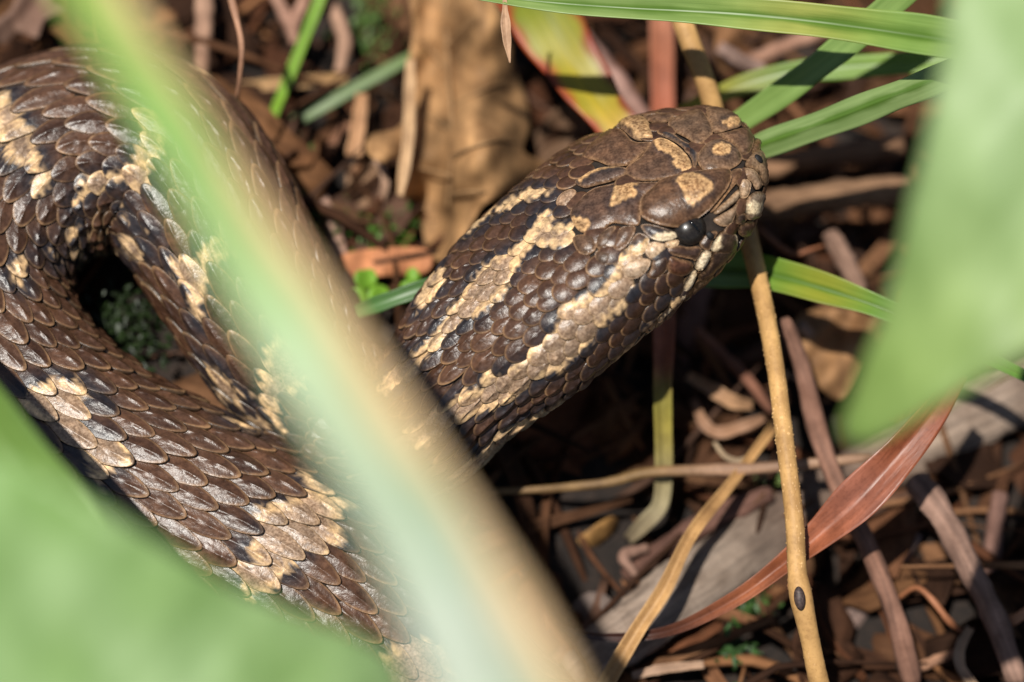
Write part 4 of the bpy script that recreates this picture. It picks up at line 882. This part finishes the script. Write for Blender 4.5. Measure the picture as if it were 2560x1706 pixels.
twig('brown twig stub right of the blade margin below the neck', [(1590, 1440, -2.0), (1560, 1390, -2.1), (1620, 1370, -2.2)], [20, 30, 24], (.22, .13, .10), seed=24)
twig('grey twig leaning behind the broad green leaf tip', [(1985, 950, -3.0), (2040, 870, -3.0), (2000, 810, -3.1)], [22, 30, 26], (.26, .18, .14), seed=25)
twig('slim red brown twig under the cheek slanting to the tan stem', [(1740, 820, -3.0), (1800, 880, -2.9), (1870, 950, -2.9), (1930, 1030, -3.0)], [22, 28, 28, 20], (.19, .085, .055), seed=26)
def clover(label, px, py, w, r, k, rot):
    e = empty('clover_sprig', G(px, py, 0)); tag(e, label, 'clover', 'small bright green clover sprigs')
    for i in range(k):
        a = rot + i * 2 * math.pi / max(k, 3); c = np.array([px + math.cos(a) * r * .62, py + math.sin(a) * r * .62])
        o = [(c[0] + math.cos(b) * r * .55 * (1 - .25 * math.exp(-((b - a + math.pi) % (2 * math.pi) - math.pi)**2 * 4)), c[1] + math.sin(b) * r * .55 * (1 - .25 * math.exp(-((b - a + math.pi) % (2 * math.pi) - math.pi)**2 * 4))) for b in np.linspace(0, 2 * math.pi, 14, endpoint=False)]
        leaf_from_outline('leaflet', None, None, o, lambda x, y: w + .1 * math.sin(x * .05 + i), (.20, .40, .035), M_LEAF, step=9, thick=.012, parent=e)
    V, Fc, c, uv = tube_data([P(px, py, w), P(px + 5, py + 8, w - .6), np.array(e['_o']) - [0, 0, .1]], [.03, .035, .04], (.13, .26, .04), raw=True, n=14, m=8); mesh_obj('stalk', V, Fc, M_GREEN, c, uv, parent=e)
clover('bright green three leaved clover sprig between coil and neck', 918, 728, -2.9, 52, 3, .4)
clover('smaller bright green clover leaflets beside the terracotta scrap', 1016, 700, -3.1, 34, 2, -.6)
clover('tiny clover sprig in the shade left of the oak leaf tip', 990, 590, -3.9, 30, 3, .9)

# ------------------------------------------------------------------ uncountable litter underneath
def litter():
    VV, FF, CC, UU = [], [], [], []; o = 0
    pal = np.array([1.15, .9, .74]) * np.array([DARKB, (.12, .07, .045), (.16, .09, .055), (.22, .13, .08), (.17, .085, .05), (.25, .16, .10), (.13, .09, .075), (.30, .18, .10), (.06, .035, .024)])
    def add(d):
        nonlocal o
        V, Fc, c, uv = d; VV.append(V); CC.append(c); UU.append(uv); Fl = Fc if isinstance(Fc, list) else Fc.tolist(); FF.extend([[i + o for i in f] for f in Fl]); o += len(V)
    r = np.random.default_rng(3)
    def spot(near):
        if near: x, y = r.uniform(-13, 13), r.uniform(-10, 14)
        else: x, y = r.uniform(-30, 30), r.uniform(-24, 32)
        if near:                                # nothing loose in the hole inside the coil
            a, b, _ = proj(np.array([x, y, 1.0]))
            if 120 < a < 560 and 620 < b < 1120: return spot(near)
        return x, y
    for k in range(2500):                       # straws, rootlets and strips
        x, y = spot(k < 1950); L = r.uniform(.6, 4.2) * (1 if k < 1950 else 1.6); a = r.uniform(0, math.pi * 2); z = float(terrain(x, y)) + r.uniform(-.15, .5) * r.uniform(.2, 1)
        d = np.array([math.cos(a), math.sin(a), r.normal(0, .16)]); b = np.array([-d[1], d[0], 0]) * r.normal(0, .18) * L; up = np.array([0, 0, abs(r.normal(0, .1)) * L])
        p = np.array([x, y, z]); pts = [p - d * L / 2, p + b * .6 + up, p + d * L / 2]
        c = pal[r.integers(len(pal))] * r.uniform(.2, .72)
        if r.random() < .5: add(tube_data(pts, [r.uniform(.02, .06), r.uniform(.05, .15), r.uniform(.02, .08)], c, n=8, m=6, rough=.08, raw=True, seed=k))
        else: add(ribbon_data(pts, [r.uniform(.03, .12), r.uniform(.06, .3), r.uniform(.02, .1)], c, n=8, m=4, fold=r.uniform(.1, .8), roll=r.uniform(-1.2, 1.2), thick=.012, raw=True, seed=k, up=(0, 0, 1)))
    for k in range(1350):                        # curled leaf scraps
        x, y = spot(k < 1150); L = r.uniform(.4, 1.6) * (1 if k < 1150 else 1.8); a = r.uniform(0, math.pi * 2); z = float(terrain(x, y)) + r.uniform(-.05, .3)
        d = np.array([math.cos(a), math.sin(a), r.normal(0, .25)]); p = np.array([x, y, z]); c = pal[r.integers(len(pal))] * r.uniform(.2, .65)
        add(ribbon_data([p - d * L / 2, p + [0, 0, .1 * L], p + d * L / 2], [L * .15, L * r.uniform(.4, .9), L * .1], c, n=9, m=6, fold=r.uniform(-.3, .4), curl=r.uniform(-.5, .7), wave=.25, roll=r.uniform(-.9, .9), thick=.015, raw=True, seed=k, up=(0, 0, 1)))
    ob = mesh_obj('leaf_litter', np.vstack(VV), FF, M_LITTER, np.vstack(CC), np.vstack(UU), origin=(0, 0, 0)); ob['kind'] = 'stuff'; ob['label'] = 'loose brown leaf litter of rootlets, straw and leaf scraps'
litter()
def moss():
    VV, FF, CC = [], [], []; o = 0; r = np.random.default_rng(8)
    for px, py, rad, n, col in ((320, 830, 110, 260, (.016, .03, .008)), (1870, 1510, 50, 90, (.04, .09, .02)), (1840, 1630, 40, 70, (.035, .08, .02)), (780, 560, 80, 90, (.035, .09, .012)), (960, 610, 50, 50, (.06, .15, .015)), (930, 60, 90, 160, (.08, .14, .03)), (1950, 1240, 50, 110, (.12, .17, .04)), (690, 380, 60, 90, (.06, .14, .03)), (1010, 560, 40, 40, (.05, .13, .015)), (1890, 1400, 40, 80, (.08, .18, .03))):  # first tuft, in the coil's hole, coloured near black to stand for shade
        for _ in range(n):
            p = G(px + r.normal(0, rad * .55), py + r.normal(0, rad * .55), .25 + r.uniform(0, .25)); a = r.uniform(0, 6.28); L = r.uniform(.06, .16); d = np.array([math.cos(a), math.sin(a), r.uniform(.2, 1.2)]) * L; s = np.array([-math.sin(a), math.cos(a), 0]) * L * .28
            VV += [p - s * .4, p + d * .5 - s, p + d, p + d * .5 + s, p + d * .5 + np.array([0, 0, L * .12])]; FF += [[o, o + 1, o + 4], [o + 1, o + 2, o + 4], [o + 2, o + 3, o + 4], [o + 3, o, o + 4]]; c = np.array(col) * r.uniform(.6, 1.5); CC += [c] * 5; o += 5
    V = np.array(VV); ob = mesh_obj('moss', V, FF, M_LEAF, np.array(CC), V[:, :2], origin=(0, 0, 0)); ob['kind'] = 'stuff'; ob['label'] = 'tufts of dark green moss among the litter'
moss()
